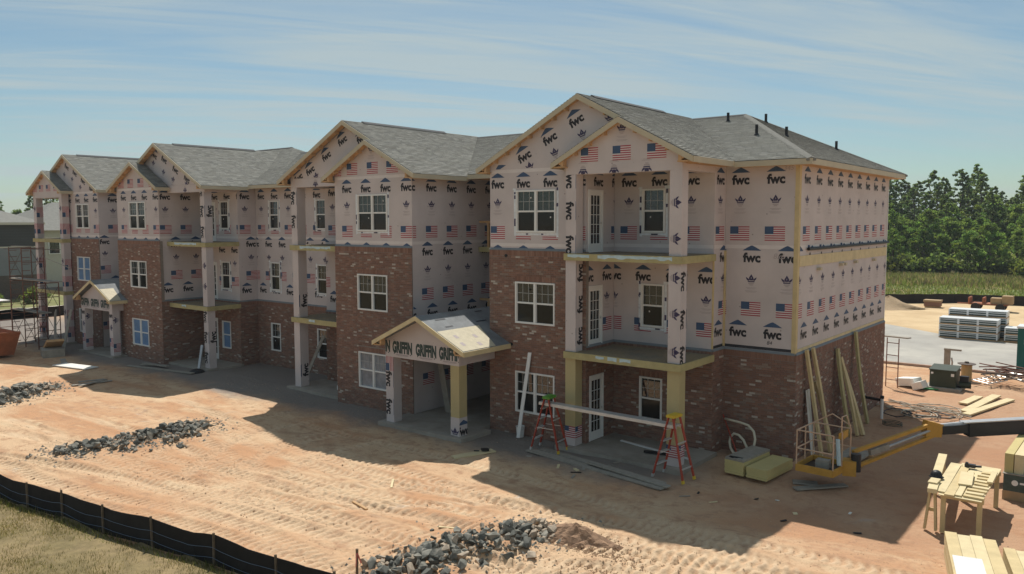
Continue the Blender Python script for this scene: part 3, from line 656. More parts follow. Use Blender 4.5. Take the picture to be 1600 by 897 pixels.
# block B and its mirror image C
bay(front(YB), XCL, XCR, (-15.98, -14.30), -16.59, ('clear', 'clear', 'cloudy'), True)
wall(right(XCR), YB, YREC, -.1, ZT, [], sheath_rows(YB+.02, YREC, 1.68, 0.0, st=1.13, sh=-.24))
wall(leftf(XCL), -YPB, -YB, -.1, ZT, [])
porch_wall(front(YPB), XQL, XCL, (-19.2, -18.4), -20.2, flashing=False)
wall(leftf(XQL), -YR, -YPB, -.1, ZT, [])
hc = level_holes(-26.33, -25.55)+level_holes(mir(-25.55), mir(-26.33))
fc = front(YR); wall(fc, mir(XQL), XQL, ZS1, ZT, split(hc, ZS1, 9), sheath_rows(mir(XQL), XQL, -27.0, 3.0, st=1.1))
brick_wall(fc, mir(XQL), XQL, -.14, ZS1, split(hc, 0, ZS1), BLD); ledge(fc, mir(XQL), XQL, ZS1)
for u in (-26.33, mir(-25.55)):
    for (a, b), dd in zip((W3, W2, W1), (0, 0, .045)): window(fc, u, u+.78, a, b, 'clear', a > 3, dd)
bay(front(YB), mir(XCR), mir(XCL), (mir(-14.30), mir(-15.98)), -34.5, ('clear', 'clear', 'film'), False, e1=1)
wall(leftf(mir(XCR)), -YREC, -YB, -.1, ZT, [])
porch_wall(right(mir(XCL)), YB, YPB, None, 1.0, flashing=False, sh=.5, e0=-1)
dC = [(-30.25, -29.45, 6.13, 8.12), (-30.25, -29.45, 3.04, 5.06), (-30.25, -29.45, .02, 2.16)]
porch_wall(front(YPB), mir(XCL), mir(XQL), (-29.05, -28.28), -30.6, styles=('clear', 'clear', 'film'), doors=dC, flashing=False, e1=1, low=.3)
porch_wall(right(mir(XQL)), YPB, YR, None, 3.3, sh=.3, flashing=False, e0=-1)
# stair recesses between the blocks, with open landings
for xa, xb in ((XCR, XBL), (mir(XBL), mir(XCR))):
    fr = front(YREC); hs = [(xa+1.0, xa+2.3, 6.7, 8.3), (xa+1.0, xa+2.3, 3.6, 5.3), (xa+.9, xa+2.4, -.1, 2.3)]
    o = wall(fr, xa, xb, -.1, ZT, hs, sheath_rows(xa, xb, xa+.4, 0))
    for zz in (5.62,): 
        for u in (xa+.6, xa+1.65, xa+2.7): place_print('griffin', fr, u, 3.15, o, rectp(xa, xb, -.1, 8), hs, 0, .006)
    for zd in (3.0, 6.1):
        d_ = MB(); d_.box(xa+.02, xb-.02, YREC-.9, YREC-.005, zd-.2, zd); d_.build('landing', MT['treated'], BLD)
        for i in range(3):
            r_ = MB(); x = xa+.5+i*1.1; r_.box(x-.045, x+.045, YREC-.88, YREC-.79, zd+.001, zd+.95); r_.build('landing_post', MT['raw'], BLD)
        r_ = MB(); r_.box(xa+.03, xb-.03, YREC-.87, YREC-.80, zd+.952, zd+1.04); r_.build('landing_rail', MT['raw'], BLD)
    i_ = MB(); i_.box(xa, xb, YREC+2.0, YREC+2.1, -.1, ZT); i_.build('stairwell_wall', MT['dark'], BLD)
# every single brick of the near front wall as a part, the rest as one part
BM = {}
for fr, u0, u1, v0, v1, ci in brick_objs:
    key = (round(u1-u0, 3), round(v1-v0, 3), ci)
    if key not in BM:
        b = MB(); b.box(0, u1-u0, 0, .02, 0, v1-v0); BM[key] = b.mesh('brick', MT['brickp'][ci])
    inst('brick', BM[key], BLD, fr.mtx(u0, v0, .055))
allbricks.build('bricks', MT['brick'], BLD, kind='stuff')
# corner boards, bands, pipe along the end wall
def bpart(name, m_, *boxes):
    mb = MB()
    for b in boxes: mb.box(*b)
    return mb.build(name, MT[m_], BLD)
bpart('corner_board', 'lumber', (-.115, .012, YE-.012, YE-.001, ZS1+.02, ZT-.03)); bpart('corner_board', 'lumber', (.001, .012, YE-.0005, YE+.16, ZS1+.02, ZT-.03))
bpart('corner_board', 'lumber', (XPR-.03, XPR+.012, YPB-.012, YPB-.001, ZS1+.08, 6.1)); bpart('corner_board', 'lumber', (XPR+.001, XPR+.012, YPB-.0005, YPB+.05, ZS1+.08, 6.1))
bpart('corner_board', 'lumber', (XPR+.002, XPR+.06, YE-.06, YE-.012, ZS1+.1, 6.2)); bpart('corner_board', 'white', (.001, .012, YK-.06, YK+.01, ZS1, ZT-.1))
bpart('band_board', 'lumber2', (.001, .022, YE+.165, YK-.07, 5.76, 6.08)); bpart('base_board', 'lumber2', (.005, .03, YE+.165, YK-.07, ZS1+.08, ZS1+.10)) if False else None
bpart('base_strip', 'lumber2', (.004, .016, YE+.165, YK-.07, ZS1+.078, ZS1+.17))
pp = MB(); pp.tube([(.07, YE+.75, 6.27), (.07, YK-.1, 6.27)], .05, 10); pp.build('drain_pipe', MT['black'], BLD)
for i in range(9):
    sp_ = MB(); y = YE+.95+i*1.1; sp_.box(.001, .03, y-.05, y+.05, 6.29, 6.38); sp_.build('pipe_strap', MT['ink_b'], BLD)
for y, zz in ((5.6, 5.62), (7.9, 5.66), (8.25, 5.66), (9.6, 5.68), (12.0, 5.66)):
    v_ = MB(); v_.box(.001, .12, y-.09, y+.09, zz-.05, zz+.04); v_.build('wall_vent', MT['fascia'], BLD)
for kind, u, v in (('note1', -.78, 3.36), ('note2', -.55, 5.98), ('note3', -.32, 8.62)): place_print(kind, front(YE), u, v, BLD, None, (), .0, .005)
for x, y in ((-8.98, 5.96), (-8.75, 2.95)):      # round vent caps in the near brick bay
    v_ = MB(); v_.tube([(x, YA-.075, y), (x, YA-.04, y)], .055, 12); v_.build('vent_cap', MT['black'], BLD)
# ---------------------------------------------------------------- porches: slabs, decks, posts, beams
def post(x0, x1, y0, y1, z0, z1, m_, prints=()):
    mb = MB(); mb.box(x0, x1, y0, y1, z0, z1); o = mb.build('post', MT[m_], BLD)
    for kind, face, v, rot in prints:
        fr = front(y0) if face == 'f' else right(x1); u = (x0+x1)/2 if face == 'f' else (y0+y1)/2
        place_print(kind, fr, u, v, o, rectp((x0 if face == 'f' else y0)+.002, (x1 if face == 'f' else y1)-.002, z0, z1), (), rot, .004)
    return o
def deck(x0, x1, y0, y1, z, foil=(), rim='treated'):
    d_ = MB(); d_.box(x0+.04, x1-.04, y0+.04, y1, z-.02, z); o = d_.build('deck', MT['osb'], BLD)
    r_ = MB(); r_.box(x0, x1, y0, y0+.038, z-.215, z-.004); r_.build('rim_board', MT[rim], o)
    for xa in (x0, x1-.038):
        r_ = MB(); r_.box(xa, xa+.038, y0+.04, y1, z-.215, z-.0045); r_.build('rim_board', MT[rim], o)
    n = int((x1-x0)/.5)
    for i in range(1, n):
        r_ = MB(); x = x0+(x1-x0)*i/n; r_.box(x-.019, x+.019, y0+.04, y1, z-.2, z-.022); r_.build('joist', MT['raw'], o)
    for a, b in foil:
        f_ = MB(); n_ = max(2, int((b-a)/.12)); t_ = [(a+(b-a)*i/n_, z-.012-random.uniform(0, .03)) for i in range(n_+1)]; q_ = [(a+(b-a)*i/n_, z-.10-random.uniform(0, .05)) for i in range(n_+1)]
        pts = [(u, y0-.003, v) for u, v in t_]+[(u, y0-.003, v) for u, v in q_]
        f_.add(pts, [(i, n_+1+i, n_+2+i, i+1) for i in range(n_)]); f_.build('membrane', MT['membrane'], o)
    return o
def slab(x0, x1, y0, y1):
    s_ = MB(); s_.box(x0, x1, y0, y1, -.4, 0); s_.build('porch_slab', MT['concrete'], BLD)
PW = .385; q90 = math.pi/2
# near porch
slab(-6.45, -2.02, .42, YPB-.06)
deck(-6.25, -2.19, YP-.10, YPB-.005, 3.02, ((-5.05, -4.75), (-4.62, -4.3), (-4.2, -3.82)))
deck(-6.25, -2.19, YP-.10, YPB-.005, 6.12, ((-6.1, -5.3), (-5.0, -2.5)))
for x0 in (-6.24, -2.655):
    post(x0, x0+PW, YP, YP+PW, .62, 2.80, 'panel'); post(x0-.004, x0+PW+.004, YP-.004, YP+PW+.004, .0, .618, 'sheath', (('flag', 'f', .45, 0), ('flag', 'r', .45, 0)))
lp = [('logo', 'f', 5.0, -q90), ('logo', 'f', 3.9, -q90)]
post(-6.24, -6.24+PW, YP, YP+PW, 3.022, 5.90, 'sheath', [('logo', 'r', 3.5, q90), ('logo', 'r', 4.5, q90), ('logo', 'r', 5.5, q90)])
post(-6.24, -6.24+PW, YP, YP+PW, 6.122, 8.56, 'sheath', [('logo', 'f', 8.42, -q90), ('logo', 'f', 7.45, -q90), ('logo', 'f', 6.4, -q90)])
post(-2.655, -2.27, YP, YP+PW, 3.022, 5.90, 'sheath', [('crest', 'f', 5.5, -q90), ('crest', 'f', 4.45, -q90), ('crest', 'f', 3.35, -q90), ('logo', 'r', 5.4, -q90), ('logo', 'r', 4.3, -q90), ('logo', 'r', 3.25, -q90)])
post(-2.655, -2.27, YP, YP+PW, 6.122, 8.56, 'sheath', [('crest', 'f', 7.65, -q90), ('crest', 'f', 6.62, -q90)])
def beam(x0, x1, y0, y1, z0, z1, m_='sheath', prints=()):
    mb = MB(); mb.box(x0, x1, y0, y1, z0, z1); o = mb.build('beam', MT[m_], BLD)
    for kind, u, v, rot in prints: place_print(kind, front(y0), u, v, o, rectp(x0, x1, z0, z1), (), rot, .004)
beam(-6.25, -2.26, YP-.006, YP+PW+.006, 8.562, 8.93, 'sheath', [('crest', -5.6, 8.66, math.pi), ('crest', -4.5, 8.66, math.pi), ('crest', -3.4, 8.66, math.pi)])
beam(-2.64, -2.275, YP+PW+.01, YPB-.003, 8.57, 8.925)
# far mirror porch at the other end
slab(mir(-2.02), mir(-6.45), .42, YPB-.06)
for z in (3.02, 6.12): deck(mir(-2.19), mir(-6.25), YP-.10, YPB-.005, z)
for x0 in (mir(-2.27), mir(-5.855)):
    for z0, z1 in ((0, 2.8), (3.022, 5.9), (6.122, 8.56)): post(x0, x0+PW, YP, YP+PW, z0, z1, 'sheath', [('flag', 'r', z0+1.6, q90), ('flag', 'r', z0+.6, q90), ('flag', 'f', z0+.6, q90), ('crest', 'f', z0+1.8, q90)])
beam(mir(-2.26), mir(-6.25), YP-.006, YP+PW+.006, 8.562, 8.93); beam(mir(-2.275), mir(-2.64), YP+PW+.01, YPB-.003, 8.57, 8.925)
# middle porches
for sgn in (0, 1):
    f_ = (lambda x: x) if not sgn else mir
    xs_ = sorted((f_(XQL-.08), f_(XCL))); slab(xs_[0]-(.2 if not sgn else 0), xs_[1]+(.2 if sgn else 0), .85, YPB-.06)
    deck(xs_[0], xs_[1], YQ-.08, YPB-.005, 3.02, ((xs_[0]+1.2, xs_[0]+1.6),)); deck(xs_[0], xs_[1], YQ-.08, YPB-.005, 6.12, ((xs_[0]+.7, xs_[1]-.8),))
    p0, p1 = sorted((f_(XQL), f_(XQL+PW)))
    for z0, z1 in ((0, 2.8), (3.022, 5.9), (6.122, 8.56)):
        pr = [('logo', 'f', z0+1.0, -q90), ('logo', 'f', z0+2.0, -q90)] if not sgn else [('logo', 'f', z0+.5, -q90), ('logo', 'f', z0+1.5, -q90), ('logo', 'f', z0+2.5, -q90), ('logo', 'r', z0+1.5, q90)]
        if sgn and z0 == 3.022: pr = [('crest', 'f', 4.0, -q90), ('crest', 'f', 5.0, -q90)]
        post(p0, p1, YQ, YQ+PW*(1.15 if not sgn else 1), z0, z1, 'sheath', pr if (sgn or z0 > 6) else [('logo', 'r', z0+.7, q90)])
    beam(xs_[0]+.08, xs_[1]-.0, YQ-.006, YQ+PW, 8.562, 8.93, 'sheath', [('crest', (xs_[0]+xs_[1])/2, 8.7, math.pi)])
    b0, b1 = sorted((f_(XQL+.01), f_(XQL+PW-.02))); beam(b0, b1, YQ+PW+.01, YPB-.003, 8.57, 8.925)
# ---------------------------------------------------------------- gables
PT = .522; ZE = 8.92; OV = .42
def gable_wall(y, x0, x1, zb, xp, zp, prints, name='gable_wall', trim=None):
    fr = front(y); poly = [(x0, zb), (x1, zb)]
    h0 = zp-(xp-x0)*PT; h1 = zp-(x1-xp)*PT
    if h1 > zb+.01: poly.append((x1, h1))
    poly.append((xp, zp))
    if h0 > zb+.01: poly.append((x0, h0))
    mb = MB(); mb.prism([fr.p(u, v, 0) for u, v in poly], (0, .1, 0)); o = mb.build(name, MT['sheath'], BLD)
    for kind, u, v, rot in prints: place_print(kind, fr, u, v, o, poly, (), rot)
rk = math.atan(PT)
GXA, GXa, GXB, GXb = (XPR+XBL)/2, -4.25, (XQL+XCR)/2, (XCL+XCR)/2
ZGA, ZGa, ZGb = 11.077, 10.189, 10.189
gp = lambda k, pts, rot: [(k, u, v, rot) for u, v in pts]
gable_wall(YA-.003, XBL, XPR-.02, ZT+.02, GXA, ZGA-.10, gp('logo', [(-9.2, 8.72), (-8.25, 9.3), (-7.22, 9.82), (-6.2, 10.32)], .46)+gp('crest', [(-8.0, 8.9), (-7.0, 9.3), (-5.95, 9.82), (-4.95, 10.25)], .3))
gable_wall(YP-.012, -6.25, -2.26, 8.93, GXa, ZGa-.10, gp('flag', [(-5.37, 9.12), (-4.24, 9.12), (-3.08, 9.12)], 0)+gp('crest', [(-4.24, 9.85)], 0))
gable_wall(YQ-.012, XQL, XCR-.02, 8.935, GXB, ZGA-.10, gp('logo', [(-20.2, 9.0), (-19.4, 9.28), (-18.34, 9.82), (-17.33, 10.38), (-16.2, 10.4)], .46)+gp('crest', [(-19.0, 8.98)], .3))
gable_wall(YB-.003, XCL, XCR, ZT+.02, GXb, ZGb-.10, gp('flag', [(-17.2, 9.1), (-16.25, 9.13), (-15.09, 9.13), (-14.01, 9.13)], 0)+gp('crest', [(-15.15, 9.85)], 0))
gable_wall(YQ-.012, mir(XCR)+.02, mir(XQL), 8.935, mir(GXB), ZGA-.10, gp('logo', [(-31.95, 10.55), (-31.0, 10.28), (-29.96, 9.73), (-28.93, 9.25), (-28.0, 8.98)], -.46)+gp('crest', [(-32.1, 10.1), (-31.13, 9.6), (-30.24, 9.2), (-29.0, 8.95)], -.3))
gable_wall(YB-.003, mir(XCR), mir(XCL), ZT+.02, mir(GXb), ZGb-.10, gp('flag', [(-34.7, 9.1), (-33.69, 9.1), (-32.63, 9.1), (-31.5, 9.1)], 0))
gable_wall(YA-.003, mir(XPR)+.02, mir(XBL), ZT+.02, mir(GXA), ZGA-.10, gp('logo', [(-42.2, 10.4), (-41.2, 10.0), (-40.2, 9.5), (-39.2, 9.0)], -.46)+gp('crest', [(-42.6, 9.9), (-41.6, 9.6), (-40.6, 9.1)], -.3))
gable_wall(YP-.012, mir(-2.26), mir(-6.25), 8.93, mir(GXa), ZGa-.10, gp('flag', [(-45.6, 9.1), (-44.7, 9.1), (-43.71, 9.1), (-42.7, 9.1)], 0))
# ---------------------------------------------------------------- roofs
shing_objs = [0]
def roof_plane(poly, name='roof', m_='felt', shingles=True, singles=False, eave=None):
    P = [Vector(p) for p in poly]; n = (P[1]-P[0]).cross(P[2]-P[0]).normalized()
    if n.z < 0: P = P[::-1]; n = -n
    u = Vector(eave).normalized() if eave else Vector((-n.y, n.x, 0)).normalized(); v = n.cross(u)
    if v.z < 0: u = -u; v = n.cross(u)
    b = MB(); b.prism([p-Vector((0, 0, .014)) for p in P], (0, 0, -.085)); o = b.build(name, MT[m_], BLD)
    if not shingles: return o
    o0 = min(P, key=lambda p: p.z); q = ccw([((p-o0).dot(u), (p-o0).dot(v)) for p in P])
    e, w = .125, .27; S = MB(); v_ = -.02; row = 0; vmax = max(p[1] for p in q); ul, uh = min(p[0] for p in q), max(p[0] for p in q); pool = []
    T3 = lambda a, b_, l: o0+u*a+v*b_+n*l
    while v_ < vmax:
        x = ul-random.random()*w
        while x < uh:
            ww = w if singles else w*random.uniform(.6, 1.25)
            rect = rectp(x, x+ww-.006, v_, v_+e); pg = clip_convex(rect, q); ci = random.choices(range(5), (4, 3, 2, 3, 1))[0]
            if pg:
                full = len(pg) == 4 and abs((max(p[0] for p in pg)-min(p[0] for p in pg))-(ww-.006)) < 1e-5 and abs(max(p[1] for p in pg)-v_-e) < 1e-5 and abs(min(p[1] for p in pg)-v_) < 1e-5
                th = .017 if ci != 4 else .011
                if singles and full: pool.append((x, v_, ci))
                else:
                    f = random.uniform(.85, 1.15); c = tuple(k_*f for k_ in SHG[ci])
                    top = [T3(a, b_, .002+th*(1-(b_-v_)/e)) for a, b_ in pg]
                    S.add(top, [tuple(range(len(top)))], 0, c)
                    lo = [(a, b_) for a, b_ in pg if abs(b_-v_) < 1e-6]
                    if len(lo) == 2:
                        a0, a1 = sorted(p[0] for p in lo); S.add([T3(a0, v_, -.004), T3(a1, v_, -.004), T3(a1, v_, .002+th), T3(a0, v_, .002+th)], [(0, 1, 2, 3)], 0, tuple(k_*.6 for k_ in c))
            x += ww
        v_ += e; row += 1
    if singles:
        random.shuffle(pool) if False else None
        pool.sort(key=lambda t: t[1])
        ms = []
        for ci in range(5):
            b = MB(); t_ = .019 if ci != 4 else .013
            b.add([(0, 0, -.004), (w-.006, 0, -.004), (w-.006, 0, t_), (0, 0, t_), (w-.006, e, .002), (0, e, .002), (w-.006, e, -.004), (0, e, -.004)], [(0, 1, 2, 3), (3, 2, 4, 5), (1, 6, 4, 2), (7, 0, 3, 5)]); ms.append(b.mesh('shingle', MT['shinglep'][ci]))
        mx = Matrix.Identity(4)
        for i in range(3): mx[i][0] = u[i]; mx[i][1] = v[i]; mx[i][2] = n[i]
        for x, vv, ci in pool:
            if shing_objs[0] < 300: inst('shingle', ms[ci], o, Matrix.Translation(T3(x, vv, 0)) @ mx); shing_objs[0] += 1
            else:
                c = SHG[ci]; pg = rectp(x, x+w-.006, vv, vv+e); S.add([T3(a, b_, .002+.017*(1-(b_-vv)/e)) for a, b_ in pg], [(0, 1, 2, 3)], 0, c); S.add([T3(x, vv, -.004), T3(x+w-.006, vv, -.004), T3(x+w-.006, vv, .019), T3(x, vv, .019)], [(0, 1, 2, 3)], 0, tuple(k_*.6 for k_ in c))
    S.build('shingles', MT['shingle'], o, kind='stuff')
    return o
YM, ZM, YEV, PM_ = 8.86, 11.03, 3.25, (11.03-8.92)/(8.86-3.25)
XH0, XH1 = .48, -3.8
def main_z(y): return ZE+(y-YEV)*PM_
# main front slope in pieces between the gables; gable eaves at GX +- half
hA, hB = (XPR-XBL)/2+OV, (XCR-XQL)/2+OV
roof_plane([(GXA+hA, YEV, ZE), (XH0, YEV, ZE), (XH1, YM, ZM), (GXA, YM, ZM)], singles=True, eave=(1, 0, 0))
roof_plane([(GXB+hB, YEV, ZE), (GXA-hA, YEV, ZE), (GXA, YM, ZM), (GXB, YM, ZM)], eave=(1, 0, 0))
roof_plane([(mir(GXB)+hB, YEV, ZE), (GXB-hB, YEV, ZE), (GXB, YM, ZM), (mir(GXB), YM, ZM)], eave=(1, 0, 0))
roof_plane([(mir(GXA)+hA, YEV, ZE), (mir(GXB)-hB, YEV, ZE), (mir(GXB), YM, ZM), (mir(GXA), YM, ZM)], eave=(1, 0, 0))
roof_plane([(mir(XH0), YEV, ZE), (mir(GXA)-hA, YEV, ZE), (mir(GXA), YM, ZM), (mir(XH1), YM, ZM)], eave=(1, 0, 0))
roof_plane([(XH0, YEV, ZE), (XH0, 14.48, ZE), (XH1, YM, ZM)], eave=(0, 1, 0))
roof_plane([(mir(XH0), YEV, ZE), (mir(XH0), 14.48, ZE), (mir(XH1), YM, ZM)], shingles=False)
roof_plane([(XH0, 14.48, ZE), (mir(XH0), 14.48, ZE), (mir(XH1), YM, ZM), (XH1, YM, ZM)], shingles=False)
def gable_roof(xp, zp, half, yf, small_side, xs_, zs, hs, yfs):
    """big gable with its smaller gable stepping forward on one side (small_side = +1/-1)"""
    for sd in (-1, 1):
        e = xp+sd*half
        roof_plane([(e, yf, zp-half*PT), (e, YEV, zp-half*PT), (xp, YM, zp), (xp, yf, zp)], eave=(0, 1, 0))
    e = xs_+small_side*hs; ze = zs-hs*PT
    roof_plane([(e, yfs, ze), (e, yf-.002, ze), (xs_, yf-.002, zs), (xs_, yfs, zs)], eave=(0, 1, 0))
    e2 = xs_-small_side*hs
    roof_plane([(e2, yfs, ze), (e2, yf+.30, ze), (xs_, yf+.30, zs), (xs_, yfs, zs)], eave=(0, 1, 0))
    # rake boards, eave boards, blocking
    def rake(xp_, zp_, hf, y, lo=None):
        for sd in (-1, 1):
            mb = MB(); mb.board((xp_, y, zp_-.012), (xp_+sd*hf, y, zp_-hf*PT-.012), .17, .032, (0, -1, 0)); mb.build('rake_board', MT['fascia'], BLD)
            n_ = int(hf/.5)
            for i in range(1, n_+1):
                f = i/(n_+.6); bl = MB(); x = xp_+sd*hf*f; bl.box(x-.03, x+.03, y+.002, y+.24, zp_-hf*PT*f-.235, zp_-hf*PT*f-.125); bl.build('lookout_block', MT['raw'], BLD)
            bx = MB(); x0 = xp_+sd*(hf-.02); x1 = xp_+sd*(hf-.48); bx.box(min(x0, x1), max(x0, x1), y+.003, y+.24, zp_-hf*PT-.16, zp_-hf*PT-.12); bx.build('eave_return', MT['raw'], BLD)
            bx = MB(); x1 = xp_+sd*(hf-.40); bx.box(x1-.05, x1+.05, y+.004, y+.2, zp_-hf*PT-.118, zp_-hf*PT+.10); bx.build('return_block', MT['raw'], BLD)
            bx = MB(); bx.prism([(xp_+sd*hf, y+.02, zp_-hf*PT-.125), (xp_+sd*.02, y+.02, zp_-.125), (xp_+sd*.02, y+.02, zp_-.145), (xp_+sd*hf, y+.02, zp_-hf*PT-.145)], (0, .26, 0)); bx.build('soffit_board', MT['raw'], BLD)
    rake(xp, zp, half, yf); rake(xs_, zs, hs, yfs)
    for sd in (-1, 1):
        x = xp+sd*half; y0 = yfs if sd == small_side else yf
        mb = MB(); mb.board((x, y0, ze-.012), (x, YEV, ze-.012), .17, .03, (sd, 0, 0)); mb.build('fascia', MT['fascia'], BLD)
        xa, xb = sorted((x-sd*.005, x-sd*OV)); sf = MB(); sf.box(xa, xb, y0+.3, YEV, ze-.17, ze-.15); sf.build('soffit', MT['raw'], BLD)
    x = xs_-small_side*hs; mb = MB(); mb.board((x, yfs, ze-.012), (x, yf+.3, ze-.012), .17, .03, (-small_side, 0, 0)); mb.build('fascia', MT['fascia'], BLD)
    rv = MB(); rv.prism([(xp-.17, 1.75, zp-.05), (xp, 1.75, zp+.05), (xp+.17, 1.75, zp-.05)], (0, YM-2.3-1.75, -.0)); rv.build('ridge_vent', MT['ridge'], BLD)
gable_roof(GXA, ZGA, hA, .937, 1, GXa, ZGa, GXA+hA-GXa, .477)
gable_roof(mir(GXA), ZGA, hA, .937, -1, mir(GXa), ZGa, GXA+hA-GXa, .477)
gable_roof(GXB, ZGA, hB, .725, 1, GXb, ZGb, GXB+hB-GXb, .340)
gable_roof(mir(GXB), ZGA, hB, .725, -1, mir(GXb), ZGb, GXB+hB-GXb, .340)
def fascia(p0, p1, n): mb = MB(); mb.board((*p0, ZE-.012), (*p1, ZE-.012), .17, .03, n); mb.build('fascia', MT['fascia'], BLD)
fascia((GXA+hA+.03, YEV), (XH0+.03, YEV), (0, -1, 0)); fascia((XH0, YEV), (XH0, 14.48), (1, 0, 0)); fascia((mir(GXB)+hB+.03, YEV), (GXB-hB-.03, YEV), (0, -1, 0)); fascia((GXB+hB+.03, YEV), (GXA-hA-.03, YEV), (0, -1, 0)); fascia((mir(GXA)+hA+.03, YEV), (mir(GXB)-hB-.03, YEV), (0, -1, 0))
fascia((mir(XH0), YEV), (mir(GXA)-hA-.03, YEV), (0, -1, 0)); fascia((XH0, 14.48), (mir(XH0), 14.48), (0, 1, 0))
def soffit(*b): mb = MB(); mb.box(*b, ZE-.17, ZE-.15); mb.build('soffit', MT['raw'], BLD)
soffit(GXA+hA, XH0-.01, YEV+.01, YE); soffit(.013, XH0-.01, YE+.002, 14.47); soffit(mir(GXB)+hB, GXB-hB, YEV+.01, YR); soffit(GXB+hB, GXA-hA, YEV+.01, YREC); soffit(mir(GXA)+hA, mir(GXB)-hB, YEV+.01, YREC)
# ridge and hip caps
def cap(p0, p1, w, m_, name):
    p0, p1 = Vector(p0), Vector(p1); d = (p1-p0).normalized(); s_ = d.cross(Vector((0, 0, 1))).normalized()*w; dn = Vector((0, 0, -w*.42))
    mb = MB(); up = Vector((0, 0, .034)); L = (p1-p0).length; n_ = max(1, int(L/.2))
    mb.add([p0+up-s_+dn, p0+up, p0+up+s_+dn, p1+up-s_+dn, p1+up, p1+up+s_+dn, p0-s_+dn-up, p1-s_+dn-up, p0+s_+dn-up, p1+s_+dn-up], [(0, 3, 4, 1), (1, 4, 5, 2), (6, 7, 3, 0), (2, 5, 9, 8), (0, 1, 2, 8, 6), (3, 7, 9, 5, 4)])
    mb.build(name, MT[m_], BLD)
cap((XH0, YEV, ZE), (XH1, YM, ZM), .13, 'hipcap', 'hip_cap'); cap((XH0, 14.48, ZE), (XH1, YM, ZM), .13, 'hipcap', 'hip_cap')
cap((XH1, YM, ZM), (mir(XH1), YM, ZM), .13, 'ridge', 'ridge_cap')
# raised hip behind the third gable
roof_plane([(-38, 5.9, 9.9), (-27.6, 5.9, 9.9), (-31.0, 8.86, 11.38), (-36.0, 8.86, 11.38)], eave=(1, 0, 0)); roof_plane([(-27.6, 5.9, 9.9), (-27.6, 11.8, 9.9), (-31.0, 8.86, 11.38)], eave=(0, 1, 0)); roof_plane([(-38, 11.8, 9.9), (-27.6, 11.8, 9.9), (-31.0, 8.86, 11.38), (-36.0, 8.86, 11.38)], shingles=False)
cap((-36.0, 8.86, 11.38), (-31.0, 8.86, 11.38), .13, 'ridge', 'ridge_cap')
for x, y, z, h_ in VENTS:
    v_ = MB(); v_.lathe((x, y, z), [(.10, -.06), (.085, .03), (.05, .08), (.05, h_), (.04, h_+.002)], 12); v_.build('vent_pipe', MT['black'], BLD)
